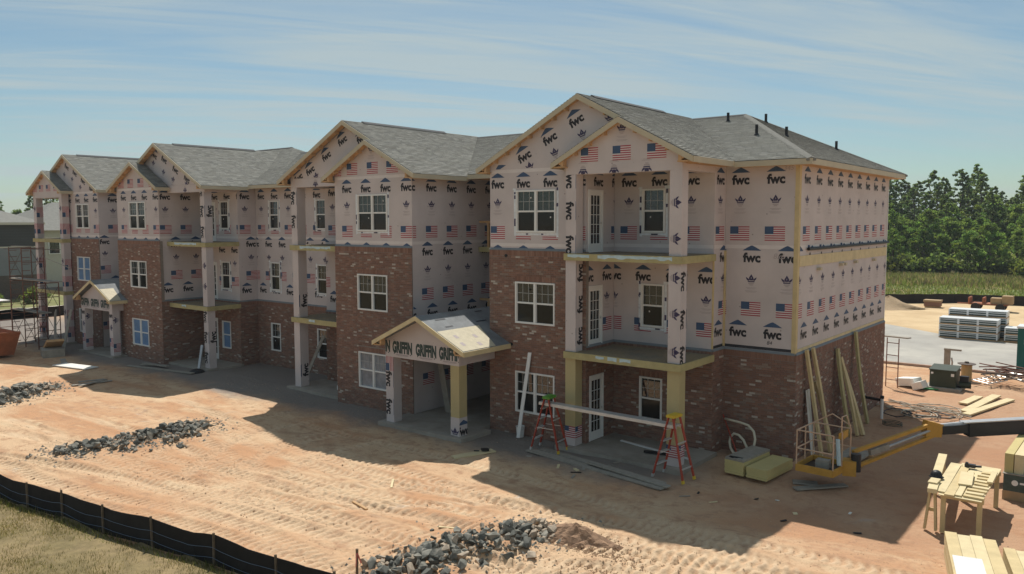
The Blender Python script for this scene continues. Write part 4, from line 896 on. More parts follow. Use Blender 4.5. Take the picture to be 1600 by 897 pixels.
# ---------------------------------------------------------------- entrance canopies
def canopy(x0, x1, yf, yb, ze, zp, pl, pr, ptop, yp, near):
    xc = (x0+x1)/2; pt = (zp-ze)/(xc-x0); o = BLD
    yr = YREC-.01
    for sd in (-1, 1):
        e = x0 if sd < 0 else x1; xin = XBL if near else mir(XCR); xo = XCR if near else mir(XBL)
        bx = (xin if sd > 0 else xo)               # the wall plane the slope runs between
        yw = (yb if sd > 0 else (YB if near else YA))-.06
        zi = zp-abs(bx-xc)*pt
        ps = [(e, yf, ze), (e, yw, ze), (bx, yw, zi), (xc, yw, zp), (xc, yf, zp)] if (sd > 0 and bx < e) or (sd < 0 and bx > e) else [(e, yf, ze), (e, yw, ze), (xc, yw, zp), (xc, yf, zp)]
        b = MB(); P = [Vector(p) for p in ps]; b.prism(P, (0, 0, -.05)); b.build('canopy_roof', MT['felt'], BLD)
        bi = bx if abs(bx-xc) < abs(e-xc) else e; zbi = zp-abs(bi-xc)*pt
        b = MB(); b.prism([Vector(p) for p in ((bi, yw, zbi), (bi, yr, zbi), (xc, yr, zp), (xc, yw, zp))], (0, 0, -.05)); b.build('canopy_roof', MT['felt'], BLD)
        mb = MB(); mb.board((xc, yf, zp-.002), (e, yf, ze-.002), .15, .032, (0, -1, 0)); mb.build('canopy_rake_board', MT['lumber2'], BLD)
        mb = MB(); mb.board((e, yf, ze-.004), (e, yw, ze-.004), .16, .032, (sd, 0, 0)); mb.build('canopy_fascia', MT['lumber2'], BLD)
        bl = MB(); xq = e-sd*.40; bl.box(min(e-sd*.03, xq), max(e-sd*.03, xq), yf+.01, yf+.22, ze-.15, ze-.10); bl.build('canopy_return', MT['raw'], BLD)
        bl = MB(); bl.box(xq-.04, xq+.04, yf+.012, yf+.2, ze-.098, ze+.12); bl.build('canopy_block', MT['raw'], BLD)
    # bare sheet of roof sheathing nearer the front of the inner slope
    un = (ze-zp)/(x1-xc)
    sx0, sx1 = xc+.25, x1-.02; zf = lambda x: zp+(x-xc)*un+.006
    b = MB(); ymid = yf+(yb-yf)*.55; yq = yb-.12
    b.prism([(sx0+.72, yf+.02, zf(sx0+.72)), (sx1, yf+.02, zf(sx1)), (sx1, yq-(yq-yf)*.3, zf(sx1)), (sx0+.72, yq-(yq-yf)*.1, zf(sx0+.72))], (0, 0, .008)); ro = b.build('roof_sheathing', MT['osbw'], BLD)
    if near:
        for fx_, fy_ in ((.35, .25), (.7, .2), (.45, .6), (.8, .5)):        # grade stamps on the bare sheet
            x = sx0+.72+(sx1-sx0-.72)*fx_; y = yf+(yq-yf)*fy_; s_ = MB(); dx = .09; s_.add([(x-dx, y-.16, zf(x-dx)+.012), (x+dx, y-.16, zf(x+dx)+.012), (x+dx, y+.0, zf(x+dx)+.012), (x-dx, y+.0, zf(x-dx)+.012)], [(0, 1, 2, 3)]); s_.build('grade_stamp', MT['ink_g'], ro)
        for i in range(12):                       # maker's marks on the felt
            x = xc+.12+random.random()*.75; y = yf+.3+random.random()*(yr-yf-1.2); s_ = MB(); dx = .03; L = random.uniform(.12, .3); z_ = lambda q: zf(q)+.003
            if x < XBL-.1 or y < yb-.3: s_.add([(x-dx, y-L, z_(x-dx)), (x+dx, y-L, z_(x+dx)), (x+dx, y+L, z_(x+dx)), (x-dx, y+L, z_(x-dx))], [(0, 1, 2, 3)]); s_.build('felt_mark', MT['flash'], BLD)
    # front beam, printed; gable infill
    bf = MB(); bf.box(pl-.01, pr+PW+.01, yp-.006, yp+PW, ptop, ze-.02); ob = bf.build('beam', MT['sheath'], BLD)
    fr = front(yp-.006); mid = (ptop+ze)/2-.03; wdt = pr+PW-pl; poly = rectp(pl, pr+PW, ptop, ze-.03)
    for u in ((pl-.25, pl+.85, pl+2.0, pl+3.1) if near else (pl+.5, pl+1.65, pl+2.8)): place_print('griffin', fr, u, mid+.0, ob, poly, (), 0, .004, 1.0)
    gy = front(yp-.004); gpoly = [(pl, ze-.018), (pr+PW, ze-.018), (xc, ze-.018+(xc-pl)*pt*.98)]
    g = MB(); g.prism([gy.p(u, v) for u, v in gpoly], (0, .08, 0)); g.build('gable_wall', MT['sheath'], BLD)
    sbm = MB(); sbm.box(pr, pr+PW, yp+PW+.002, yb-.05, ptop+.02, ze-.03); sbm.build('beam', MT['sheath'], BLD)
    sbm = MB(); sbm.box(pl, pl+PW, yp+PW+.002, (YB if near else YA)-.05, ptop+.02, ze-.03); sbm.build('beam', MT['sheath'], BLD)
    if near:
        post(pl, pl+PW, yp, yp+PW, 0, ptop, 'sheath', [('flag', 'f', 2.15, q90), ('logo', 'f', 1.55, -q90), ('logo', 'f', .55, -q90)])
        post(pr, pr+PW, yp, yp+PW, .62, ptop, 'panel'); post(pr-.004, pr+PW+.004, yp-.004, yp+PW+.004, 0, .618, 'sheath', [('crest', 'f', .1, 0), ('logo', 'r', .2, 0)])
    else:
        for x in (pl, pr): post(x, x+PW, yp, yp+PW, 0, ptop, 'sheath', [('logo', 'f', 2.2, 0), ('crest', 'f', 1.5, -q90), ('flag', 'f', .7, 0), ('crest', 'r', 1.9, q90), ('flag', 'r', .4, 0)])
    s_ = MB(); s_.box(pl-.25, pr+PW+.25, yp-.2, (YB if near else YA)-.07, -.4, -.002); s_.build('entry_slab', MT['concrete'], BLD)
    s_ = MB(); xa, xb = (XCR, XBL) if near else (mir(XBL), mir(XCR)); s_.box(xa+.02, xb-.02, (YB if near else YA)-.068, YREC-.01, -.4, -.004); s_.build('entry_slab', MT['concrete'], BLD)
canopy(-13.07, -8.80, -1.29, YA, 2.97, 3.98, -13.0, -9.88, 2.36, -.73, True)
canopy(-38.72, -34.41, -.30, YB, 2.97, 4.01, -38.45, -35.25, 2.36, .0, False)
# ================================================================ things on the site
V = Vector
MT['fabric'] = mat('silt_fence_fabric', (.020, .016, .014), .85, .3, 3, .2, 60); MT['stake'] = mat('grey_stake', (.16, .115, .075), .85, .3, 8); MT['wire'] = mat('blue_wire', (.12, .17, .24), .5, .1)
MT['rock'] = mat('grey_green_stone', (.185, .18, .152), .9, .35, 6, .4, 40, col2=(.26, .24, .20), c2scale=3); MT['rock2'] = mat('dusty_stone', (.38, .31, .235), .95, .3, 6, .4, 40)
MT['rock3'] = mat('dark_stone', (.115, .115, .10), .9, .35, 6, .4, 40)
MT['red'] = mat('red_fibreglass', (.36, .055, .03), .5, .15, 4); MT['yel'] = mat('yellow_plastic', (.62, .42, .04), .5, .1); MT['grn'] = mat('green_plastic', (.10, .28, .04), .5, .1)
MT['liftyel'] = mat('faded_yellow_paint', (.50, .27, .05), .6, .15, 4, .05, 30); MT['liftpink'] = mat('primer_rail', (.55, .37, .25), .6, .1); MT['boomk'] = mat('black_boom', (.03, .031, .034), .4, .2, 3)
MT['steel'] = mat('galvanised_steel', (.42, .42, .42), .4, .12, 5, metallic=.6); MT['scaf'] = mat('rusty_red_scaffold', (.17, .075, .05), .7, .3, 6); MT['scafb'] = mat('brown_scaffold', (.10, .075, .06), .7, .3, 6)
MT['rust'] = mat('rust_orange_steel', (.38, .13, .06), .75, .25, 3, .1, 20, col2=(.25, .10, .05)); MT['teal'] = mat('teal_plastic', (.012, .105, .09), .5, .08, 2); MT['gbox'] = mat('olive_green_enamel', (.045, .055, .036), .55, .15, 3)
MT['foam'] = mat('yellow_foam_board', (.52, .43, .19), .7, .08, 2); MT['greyb'] = mat('weathered_board', (.30, .27, .225), .85, .2, 5, .1, 40); MT['pvc'] = mat('cream_conduit', (.60, .55, .42), .45, .06)
MT['tanbar'] = mat('tan_fibre_drum', (.42, .29, .13), .7, .1); MT['wrap'] = mat('white_wrap', (.68, .69, .68), .4, .06, 3); MT['wrapg'] = mat('dark_green_label', (.06, .085, .075), .5, .3, 8)
MT['sand'] = mat('sand_heap', (.34, .245, .15), .95, .2, 6, .4, 20); MT['white2'] = mat('white_foam', (.72, .70, .64), .7, .08); MT['cable'] = mat('dusty_hose', (.46, .40, .31), .7, .2, 5)
MT['cardb'] = mat('cardboard', (.36, .25, .14), .85, .15); MT['netg'] = mat('green_netting', (.05, .22, .08), .7, .2)
def one(name, mb, m_, label, cat, group=None, parent=None, smooth=False): return mb.build(name, m_ if isinstance(m_, list) else MT[m_], parent, smooth, label=label, cat=cat, group=group)
# ---- silt fences
def silt_fence(pts, sx, hgt, label, grp='silt fences', wires=True, side=-1):
    root = thing('silt_fence', (*pts[len(pts)//2], -.1), label, 'fence', grp)
    P = []
    for (a, b) in zip(pts, pts[1:]):
        n = max(2, int(math.dist(a, b)/.3))
        for i in range(n): P.append((a[0]+(b[0]-a[0])*i/n, a[1]+(b[1]-a[1])*i/n))
    P.append(pts[-1]); mb = MB(); n = len(P)
    for i, (x, y) in enumerate(P):
        dmin = min(math.dist((x, y), s) for s in sx) if sx else 1; z = gh(x, y); sag = .05*min(dmin, 1)
        w = .03*math.sin(i*1.3)+.02*math.sin(i*.37)
        mb.v += [(x, y+w*.3, z-.05), (x, y+w, z+hgt*.5), (x, y+w*.4, z+hgt-sag+.02*math.sin(i*.9)), (x, y+w*.3+.012, z-.05), (x, y+w+.012, z+hgt*.5), (x, y+w*.4+.012, z+hgt-sag+.02*math.sin(i*.9))]
    for i in range(n-1):
        a, b = i*6, i*6+6
        for f in ((a, b, b+1, a+1), (a+1, b+1, b+2, a+2), (a+4, b+4, b+3, a+3), (a+5, b+5, b+4, a+4), (a+2, b+2, b+5, a+5)): mb.f.append(f); mb.m.append(0); mb.c.append(None)
    mb.build('fabric', MT['fabric'], root, smooth=False)
    for x, y in sx:
        s_ = MB(); z = gh(x, y); t = random.uniform(-.03, .03); s_.bar((x, y+side*.03, z-.2), (x+t, y+side*.03, z+hgt+.06), .04, .04, (0, 1, 0)); s_.build('stake', MT['stake'], root)
    if wires:
        for a, b in zip(sx, sx[1:]):
            for k_ in (.62, .28):
                pth = []
                for i in range(9):
                    f = i/8; x = a[0]+(b[0]-a[0])*f; y = a[1]+(b[1]-a[1])*f; yy = np.interp(x, [q[0] for q in P], [q[1] for q in P]) if P[0][0] < P[-1][0] else y
                    pth.append((x, min(y, yy)+side*.05, gh(x, y)+hgt*k_-.06*math.sin(f*math.pi)))
                w_ = MB(); w_.tube(pth, .005, 5); w_.build('wire', MT['wire'], root)
fx = [-24, -21.5, -19.2, -17.2, -15.4, -13.85, -12.47, -10.66, -8.88, -7.04, -5.12, -3.6, -2.2]
silt_fence([(x, float(fence_y(x))) for x in np.arange(-26, -1, 1.0)], [(x, float(fence_y(x))) for x in fx], .66, 'black silt fence with wooden stakes and blue wires along the near grass')
silt_fence([(-24, 51), (-14, 53.5), (-9.6, 55), (-5, 59), (.1, 59.7), (8, 58.5), (20, 57.5), (40, 57)], [], .85, 'far black silt fence along the meadow edge behind the pallets', wires=False)
silt_fence([(-58.2, -16), (-58, -4), (-58, 5), (-58.3, 16)], [], .8, 'low black silt fence before the lawn of the grey house', wires=False)
def stake_mb(x, y, h, w=.04): m_ = MB(); z = gh(x, y); m_.bar((x, y, z-.2), (x+.02, y, z+h), w, w, (0, 1, 0)); return m_
st = thing('survey_stake', (-4.33, -9.63, gh(-4.33, -9.63)), 'lone wooden stake with pink ribbon standing near the silt fence', 'stake'); stake_mb(-4.33, -9.63, .58).build('stake_shaft', MT['stake'], st)
rb = MB(); rb.add([(-4.31, -9.65, .36), (-4.27, -9.64, .36), (-4.2, -9.6, .16), (-4.24, -9.6, .12)], [(0, 1, 2, 3)]); rb.add([(-4.31, -9.66, .36), (-4.27, -9.66, .35), (-4.26, -9.7, .10), (-4.29, -9.7, .08)], [(0, 1, 2, 3)]); rb.build('ribbon', mat('pink_ribbon', (.6, .2, .18), .6), st)
# ---- stones
ROCKS = []
for i in range(10):
    bm = bmesh.new()
    for k_ in range(13):
        p = V((random.gauss(0, 1), random.gauss(0, 1), random.gauss(0, 1))).normalized(); bm.verts.new((p.x*random.uniform(.8, 1), p.y*random.uniform(.55, .8), p.z*random.uniform(.4, .62)))
    bmesh.ops.convex_hull(bm, input=bm.verts); 
    for v_ in [v_ for v_ in bm.verts if not v_.link_faces]: bm.verts.remove(v_)
    me = bpy.data.meshes.new('rock'); bm.to_mesh(me); bm.free(); me.materials.append(MT['rock']); ROCKS.append(me)
def tinted(mesh_list, m_):
    out = []
    for me in mesh_list: c = me.copy(); c.materials.clear(); c.materials.append(MT[m_]); out.append(c)
    return out
RS = {'a': ROCKS, 'b': tinted(ROCKS, 'rock2'), 'c': tinted(ROCKS, 'rock3')}
def rock_pile(path, width, n, smin, smax, label, dusty=.15, hh=.16):
    c = path[len(path)//2]; root = thing('rock_pile', (c[0], c[1], gh(*c)), label, 'rock pile', 'heaps of broken stone')
    L = [0]
    for a, b in zip(path, path[1:]): L.append(L[-1]+math.dist(a, b))
    for i in range(n):
        f = random.random(); s = f*L[-1]; k_ = max(j for j in range(len(L)) if L[j] <= s+1e-9); k_ = min(k_, len(path)-2); t = (s-L[k_])/(L[k_+1]-L[k_]); a, b = V(path[k_]), V(path[k_+1]); d = (b-a).normalized(); p = a+(b-a)*t
        env = width*(.55+.45*math.sin(min(1, max(0, f))*math.pi)); g = random.gauss(0, .40); g = max(-1.2, min(1.2, g)); p = p+V((-d.y, d.x))*g*env
        sz = random.uniform(smin, smax)**1.0*(.75 if random.random() < .4 else 1.1)
        z = gh(p.x, p.y)+sz*.22+hh*max(0, 1-abs(g)/.9)*random.random()*math.sin(f*math.pi)**.5
        kd = 'b' if random.random() < dusty or f > 1-dusty*.8 and random.random() < .6 else random.choices('ac', (3, 2))[0]
        o = bpy.data.objects.new('rock', random.choice(RS[kd])); COL.objects.link(o); o.parent = root; o.location = V((p.x, p.y, z))-wp(root)
        o.rotation_euler = (random.uniform(-.7, .7), random.uniform(-.7, .7), random.uniform(0, 6.28)); o.scale = (sz, sz*random.uniform(.8, 1.1), sz*random.uniform(.8, 1.2))
    mb = MB()
    for i in range(n*7):
        f = random.random(); k_ = min(int(f*(len(path)-1)), len(path)-2); t = f*(len(path)-1)-k_; p = V(path[k_]).lerp(V(path[k_+1]), t); x, y = p.x+random.gauss(0, .42)*width, p.y+random.gauss(0, .38)*width; s = random.uniform(smin*.25, smin*1.0); z = gh(x, y) if i % 1 == 0 else 0; a = random.random()*6.3
        pts = [(x+s*random.uniform(.6, 1.2)*math.cos(a+q*1.256), y+s*random.uniform(.6, 1.2)*math.sin(a+q*1.256), z-.01) for q in range(5)]+[(x+random.uniform(-.3, .3)*s, y+random.uniform(-.3, .3)*s, z+s*random.uniform(.4, .9))]
        mb.add(pts, [(q, (q+1) % 5, 5) for q in range(5)], random.choice((0, 1, 1)))
    mb.build('fines', [MT['rock2'], MT['rock']], root, kind='stuff')
rock_pile([(-4.1, -9.6), (-3.7, -8.5), (-3.25, -7.3), (-3.05, -6.4), (-2.75, -5.7), (-2.35, -5.3)], 1.3, 299, .06, .19, 'near heap of blue grey broken stone running into a brown spoil mound', .2, .24)
rock_pile([(-18.5, -9.7), (-17.8, -8.5), (-17.35, -7.2), (-17.6, -6.0), (-18.2, -4.8)], 1.25, 290, .08, .19, 'middle bank of grey stones on sunlit clay between the porch and silt fence', .12, .25)
rock_pile([(-27.6, -8.4), (-28.4, -7.2), (-29.2, -6.2), (-29.9, -5.4)], 1.35, 170, .10, .24, 'farthest bank of grey stones beside loose planks and clay', .12, .25)
# loose clods and pebbles over the bare ground, gravel of the spoil mound
MT['clod'] = mat('clay_clod', (.46, .31, .20), .95, .3, 8); MT['clod2'] = mat('brown_clod', (.36, .24, .15), .95, .35, 8)
def clods(name, n, fx_, smin, smax, m_, label, cat):
    mb = MB()
    for i in range(n):
        x, y = fx_(); s = random.uniform(smin, smax); z = gh_fast(x, y); a = random.random()*6.3; r = [random.uniform(.6, 1.2)*s for _ in range(5)]
        pts = [(x+r[k_]*math.cos(a+k_*1.256), y+r[k_]*math.sin(a+k_*1.256), z-.01) for k_ in range(5)]+[(x+random.uniform(-.3, .3)*s, y+random.uniform(-.3, .3)*s, z+s*random.uniform(.3, .6))]
        mb.add(pts, [(k_, (k_+1) % 5, 5) for k_ in range(5)])
    mb.build(name, MT[m_], None, label=label, cat=cat, kind='stuff')
_gx = np.arange(-30, 9.01, .1); _gy = np.arange(-14, 4.01, .1); _GZ = ground_h(*np.meshgrid(_gx, _gy))
def gh_fast(x, y):
    i = int((x+30)/.1); j = int((y+14)/.1)
    return float(_GZ[min(max(j, 0), len(_gy)-1), min(max(i, 0), len(_gx)-1)])
def anyw():
    while True:
        x = random.uniform(-24, 7.5); y = random.uniform(-12, 1.0)
        if y > fence_y(x)+.4 and fbm(np.array([x*.5]), np.array([y*.5]), 3, 91)[0] > random.uniform(-.22, .18): return x, y
clods('clods', 6000, anyw, .008, .026, 'clod', 'loose clay crumbs scattered over the bare ground', 'clods')
MT['spoil'] = mat('brown_spoil', (.28, .175, .11), .95, .35, 9, .8, 25)
def moundw():
    if random.random() < .45: return random.gauss(-1.75, .5), random.gauss(-5.35, .35)
    return random.gauss(-.9, .8), random.gauss(-6.0, .6)
def spoil():
    m = MB(); n = 40; rings = 9; pts = []
    for j in range(rings):
        f = j/(rings-1)
        for k_ in range(n):
            a = k_*2*math.pi/n; rr = (1-f)*(1+.18*math.sin(a*3+1)+.12*math.sin(a*5+j*.8)); x, y = -1.8+1.0*rr*math.cos(a), -5.32+.55*rr*math.sin(a)+.12*rr*math.cos(a)
            pts.append((x, y, gh(x, y)-.03+.30*f**1.1+.05*float(fbm(np.array([x*5]), np.array([y*5]), 3, 3)[0])*(f > 0)))
    m.add(pts, [(j*n+k_, j*n+(k_+1) % n, (j+1)*n+(k_+1) % n, (j+1)*n+k_) for j in range(rings-1) for k_ in range(n)]); m.build('spoil_mound', MT['spoil'], None, label='low brown spoil mound at the end of the near stone heap', cat='spoil mound')
spoil()
clods('spoil_gravel', 4200, moundw, .008, .03, 'clod2', 'brown crumbled spoil beside the near stone heap', 'spoil')
# ---- ladders and scaffold plank
def step_ladder(x, y, z, H, capm, label, rot=0):
    root = thing('step_ladder', (x, y, z), label, 'ladder', 'step ladders carrying the plank')
    M_ = Matrix.Translation((x, y, z)) @ Matrix.Rotation(rot, 4, 'Z'); T = lambda p: M_ @ V(p)
    sp, w0, w1 = .50, .29, .17
    for sx_, nm in ((-1, 'front_rail'), (1, 'rear_rail')):
        for sy in (-1, 1):
            m_ = MB(); m_.bar(T((sx_*sp, sy*w0, 0)), T((sx_*.07, sy*w1, H-.06)), .03, .075, T((0, 1, 0))-T((0, 0, 0))); m_.build(nm, MT['red'], root)
            f_ = MB(); f_.bar(T((sx_*sp*1.01, sy*w0, -.02)), T((sx_*sp*.97, sy*w0, .07)), .05, .09, T((0, 1, 0))-T((0, 0, 0))); f_.build('foot', MT['yel'] if sx_ > 0 else MT['alu'], root)
    for i in range(1, 5):
        f = i/5.2; m_ = MB(); xx = -sp+(sp-.07)*f; w = w0+(w1-w0)*f; m_.obox(T((xx, 0, H*f)), T((.045, 0, 0))-T((0, 0, 0)), T((0, w-.01, 0))-T((0, 0, 0)), (0, 0, .018)); m_.build('step', MT['alu'], root)
    for i in (1, 3):
        f = i/5.2; m_ = MB(); xx = sp-(sp-.07)*f; w = w0+(w1-w0)*f; m_.obox(T((xx, 0, H*f)), T((.012, 0, 0))-T((0, 0, 0)), T((0, w-.01, 0))-T((0, 0, 0)), (0, 0, .02)); m_.build('rear_bar', MT['alu'], root)
    for sy in (-1, 1):
        m_ = MB(); m_.bar(T((-sp*.62, sy*w0*.93, H*.42)), T((sp*.62, sy*w0*.93, H*.42)), .008, .02); m_.build('spreader', MT['alu'], root)
    m_ = MB(); m_.obox(T((0, 0, H-.03)), T((.13, 0, 0))-T((0, 0, 0)), T((0, w1+.05, 0))-T((0, 0, 0)), (0, 0, .035)); m_.obox(T((0, 0, H+.012)), T((.10, 0, 0))-T((0, 0, 0)), T((0, w1+.02, 0))-T((0, 0, 0)), (0, 0, .008)); m_.build('top_cap', MT[capm], root)
step_ladder(-6.45, .12, -.06, 1.70, 'grn', 'red step ladder with green top before the yellow left porch post', .1)
step_ladder(-2.1, .08, -.1, 1.80, 'yel', 'red step ladder with yellow top before the porch post nearest the corner', -.1)
pl = thing('scaffold_plank', (-4.3, .1, 1.42), 'long aluminium scaffold plank spanning the two red step ladders', 'plank')
a, b = V((-6.75, .13, 1.43)), V((-1.95, .06, 1.42))
m_ = MB(); m_.bar(a, b, .30, .02); m_.build('plank_deck', MT['alu'], pl)
for s in (-.145, .145): m_ = MB(); m_.bar(a+V((0, s, -.045)), b+V((0, s, -.045)), .03, .07); m_.build('side_rail', MT['alu'], pl)
m_ = MB(); m_.obox((-8.035, .88, 1.32), (.065, 0, .003), (.004, .012, 0), (.08, .22, 1.42)); one('leaning_trim_board', m_, 'white', 'long white trim board leaning against the near brick bay window', 'board')
bk = thing('bucket', (-8.22, .92, gh(-8.22, .92)), 'white plastic bucket at the foot of the leaning white board', 'bucket'); z = gh(-8.22, .92)
m_ = MB(); m_.lathe((-8.22, .92, z), [(.12, 0), (.145, .34), (.155, .345), (.155, .37), (.135, .37), (.115, .03)], 18); m_.build('pail', MT['white'], bk); m_ = MB(); m_.tube([(-8.22+.15*math.cos(t), .92-.02-.05*math.sin(t), z+.33-.14*math.sin(t)) for t in np.linspace(0, math.pi, 12)], .006, 6); m_.build('bucket_handle', MT['steel'], bk)
# ---- boards lying about: (end, end, width, thickness, lift, material, label)
def lying(name, p, q, w, t, lift, m_, label, cat='board', group='loose boards on the ground', tilt=0):
    z0, z1 = gh(*p), gh(*q); m = MB(); m.bar((p[0], p[1], z0+t/2+lift), (q[0], q[1], z1+t/2+lift+tilt), w, t); return one(name, m, m_, label, cat, group)
lying('plank', (-7.0, -.22), (-1.85, -.98), .30, .04, .03, 'greyb', 'weathered long plank nearest the sunlight before the porch slab')
lying('plank', (-6.75, .12), (-2.05, -.62), .28, .04, .03, 'greyb', 'weathered plank next to the porch slab under the ladders')
lying('plank', (-4.6, -.42), (-1.75, -.88), .22, .035, .075, 'greyb', 'shorter weathered plank lying on top of the two long planks')
lying('trim_board', (-5.0, 2.1), (-2.3, 1.55), .10, .03, .13, 'white', 'white trim board lying on the near porch slab')
lying('plank', (-31.9, -.74), (-27.2, .05), .22, .04, .03, 'greyb', 'grey plank on shaded dirt left of the middle porch slab')
lying('plank', (-32.0, .15), (-29.6, .1), .2, .04, .03, 'greyb', 'short grey plank under the blue film window', tilt=.05)
lying('plank', (-31.6, -.2), (-30.2, .35), .18, .04, .06, 'greyb', 'grey offcut crossing the plank under the blue film window')
lying('door_panel', (-34.9, -2.75), (-32.55, -2.2), .75, .04, .04, 'white2', 'pale sunlit panel lying on dirt before the far canopy', 'panel')
lying('plank', (-36.3, -2.0), (-34.6, -2.6), .25, .04, .03, 'greyb', 'grey plank leading to the pale sunlit panel')
for i, (p, q, lb) in enumerate((((-28.9, -4.7), (-28.6, -3.1), 'nearest'), ((-28.4, -4.6), (-28.95, -3.2), 'crossing'), ((-29.2, -4.3), (-28.9, -3.3), 'far'))): lying('plank', p, q, .18, .04, .03+.03*i, 'greyb', f'{lb} plank of three loose boards beside the farthest stone bank')
lying('plank', (-8.35, -2.3), (-7.85, -.95), .32, .04, .02, 'lumber2', 'short pale board at the shadow edge before the near brick bay')
lying('offcut', (-7.75, -6.8), (-7.1, -6.9), .07, .04, .02, 'raw', 'small wood offcut alone on sunlit clay'); lying('offcut', (-8.2, -4.95), (-7.8, -5.4), .06, .03, .01, 'lumber2', 'small pale offcut on clay nearer the canopy')
lying('offcut', (-4.75, -6.75), (-4.5, -6.45), .05, .03, .02, 'lumber2', 'tiny pale splinter beside the near stone heap')
tl = MB(); tl.bar((-8.0, -1.35, gh(-8, -1.35)+.12), (-7.9, -1.15, gh(-8, -1.35)+.1), .14, .07); tl.tube([(-8.06, -1.4, gh(-8, -1.3)+.09), (-8.2, -1.5, gh(-8, -1.3)+.09)], .02, 8); one('power_saw', tl, 'black', 'black hand tool lying on the short pale board', 'tool')
# ---- foam stacks, conduit and red bar by the corner
def stack(x0, x1, y0, y1, n, t, m_, topm, label, rot):
    root = thing('foam_stack', ((x0+x1)/2, (y0+y1)/2, -.1), label, 'stack', 'foam board stacks')
    for i in range(n):
        m = MB(); c = V(((x0+x1)/2+random.uniform(-.012, .012), (y0+y1)/2+random.uniform(-.012, .012), -.06+t*(i+.5))); a = V((math.cos(rot), math.sin(rot), 0)); m.obox(c, a*(x1-x0)/2, V((-a.y, a.x, 0))*(y1-y0)/2, (0, 0, t*.49)); m.build('foam_board', MT[topm if i == n-1 else m_], root)
stack(-1.02, -.44, 1.25, 2.85, 7, .065, 'foam', 'greyb', 'taller stack of yellow foam boards with a grey sheet on top', -.1)
stack(-.36, .26, 1.2, 2.8, 5, .06, 'foam', 'foam', 'lower stack of yellow foam boards at the brick corner', -.1)
m_ = MB(); m_.box(-1.0, -.75, 1.35, 1.45, .37, .41); m_.box(-.8, -.62, 1.4, 1.47, .37, .40); m_.box(-.93, -.84, 1.28, 1.33, .37, .40); one('tool_roll', m_, 'black', 'small black tools on the grey topped foam stack', 'tools')
m_ = MB(); m_.tube([(-2.05, 3.45, .93), (-1.8, 3.4, .92), (-1.5, 3.35, .91), (-1.22, 3.3, .87), (-1.03, 3.25, .72), (-.96, 3.2, .5), (-.98, 3.15, .28), (-1.08, 3.1, .10), (-1.2, 3.15, .22), (-1.35, 3.25, .40), (-1.52, 3.3, .52), (-1.7, 3.35, .53), (-1.8, 3.35, .42), (-1.82, 3.3, .26), (-1.74, 3.2, .1), (-1.6, 3.1, .0), (-1.4, 3.0, -.05)], .038, 10); one('conduit_loop', m_, 'pvc', 'cream flexible conduit looped against the brick corner wall', 'conduit', smooth=True)
m_ = MB(); m_.bar((-2.16, 3.55, 1.03), (-1.4, 3.0, -.08), .03, .03); one('red_bar', m_, 'red', 'thin red bar leaning on the brick behind the looped conduit', 'bar')
# ---- boards leaning on the end wall
def lean(base, top, w, t, bow, m_, label, n=6):
    root = MB(); base, top = V(base), V(top); pts = []
    for i in range(n+1):
        f = i/n; p = base.lerp(top, f); p = p+V((.0, bow*math.sin(f*math.pi), -.0)); pts.append(p)
    for i in range(n):
        d = (pts[i+1]-pts[i]).normalized(); s_ = V((0, 1, 0)); s_ = (s_-d*s_.dot(d)).normalized(); nrm = d.cross(s_)
        a, b = pts[i], pts[i+1]; root.hexa([a-s_*w/2-nrm*t/2, a+s_*w/2-nrm*t/2, a+s_*w/2+nrm*t/2, a-s_*w/2+nrm*t/2, b-s_*w/2-nrm*t/2, b+s_*w/2-nrm*t/2, b+s_*w/2+nrm*t/2, b-s_*w/2+nrm*t/2])
    one('leaning_board', root, m_, label, 'board', 'boards leaning on the end wall')
lean((.55, 4.75, -.1), (.13, 4.36, 3.2), .15, .08, .0, 'lumber', 'yellow board leaning closest to the building corner')
lean((.62, 5.35, -.1), (.13, 4.95, 3.19), .16, .08, .06, 'lumber', 'second yellow board leaning beside the corner one')
lean((.66, 5.5, -.1), (.13, 5.25, 2.1), .14, .08, .05, 'lumber', 'short yellow board leaning right against the corner pair')
lean((.55, 7.75, -.1), (.13, 7.5, 2.85), .22, .08, -.12, 'treated', 'bowed greenish board leaning left of the middle bundle')
lean((.75, 7.9, -.1), (.13, 7.9, 2.5), .20, .08, .10, 'lumber', 'yellow board in the middle leaning bundle')
lean((.88, 8.1, -.1), (.13, 8.25, 2.1), .22, .08, .06, 'lumber', 'shortest yellow board of the middle leaning bundle')
lean((.55, 9.9, -.1), (.13, 9.58, 3.2), .20, .08, -.16, 'treated', 'tall bowed board leaning alone furthest along the end wall')
m_ = MB(); m_.obox((.24, 4.55, .95), (.015, 0, .003), (0, .14, 0), (-.11, 0, 1.0)); one('white_panel', m_, 'white2', 'tall narrow white panel leaning at the brick corner behind the lift basket', 'panel')
sp_ = thing('standpipe', (.75, 11.0, -.1), 'white pipe stub with black valve standing by the end wall', 'pipe'); m_ = MB(); m_.tube([(.75, 11.0, -.15), (.75, 11.0, .62)], .055, 12); m_.build('pipe_stub', MT['white'], sp_)
m_ = MB(); m_.tube([(.75, 11.0, .621), (.75, 11.0, .72)], .07, 12); m_.tube([(.1, 11.2, .55), (.69, 11.05, .55)], .05, 10); m_.build('valve', MT['black'], sp_)
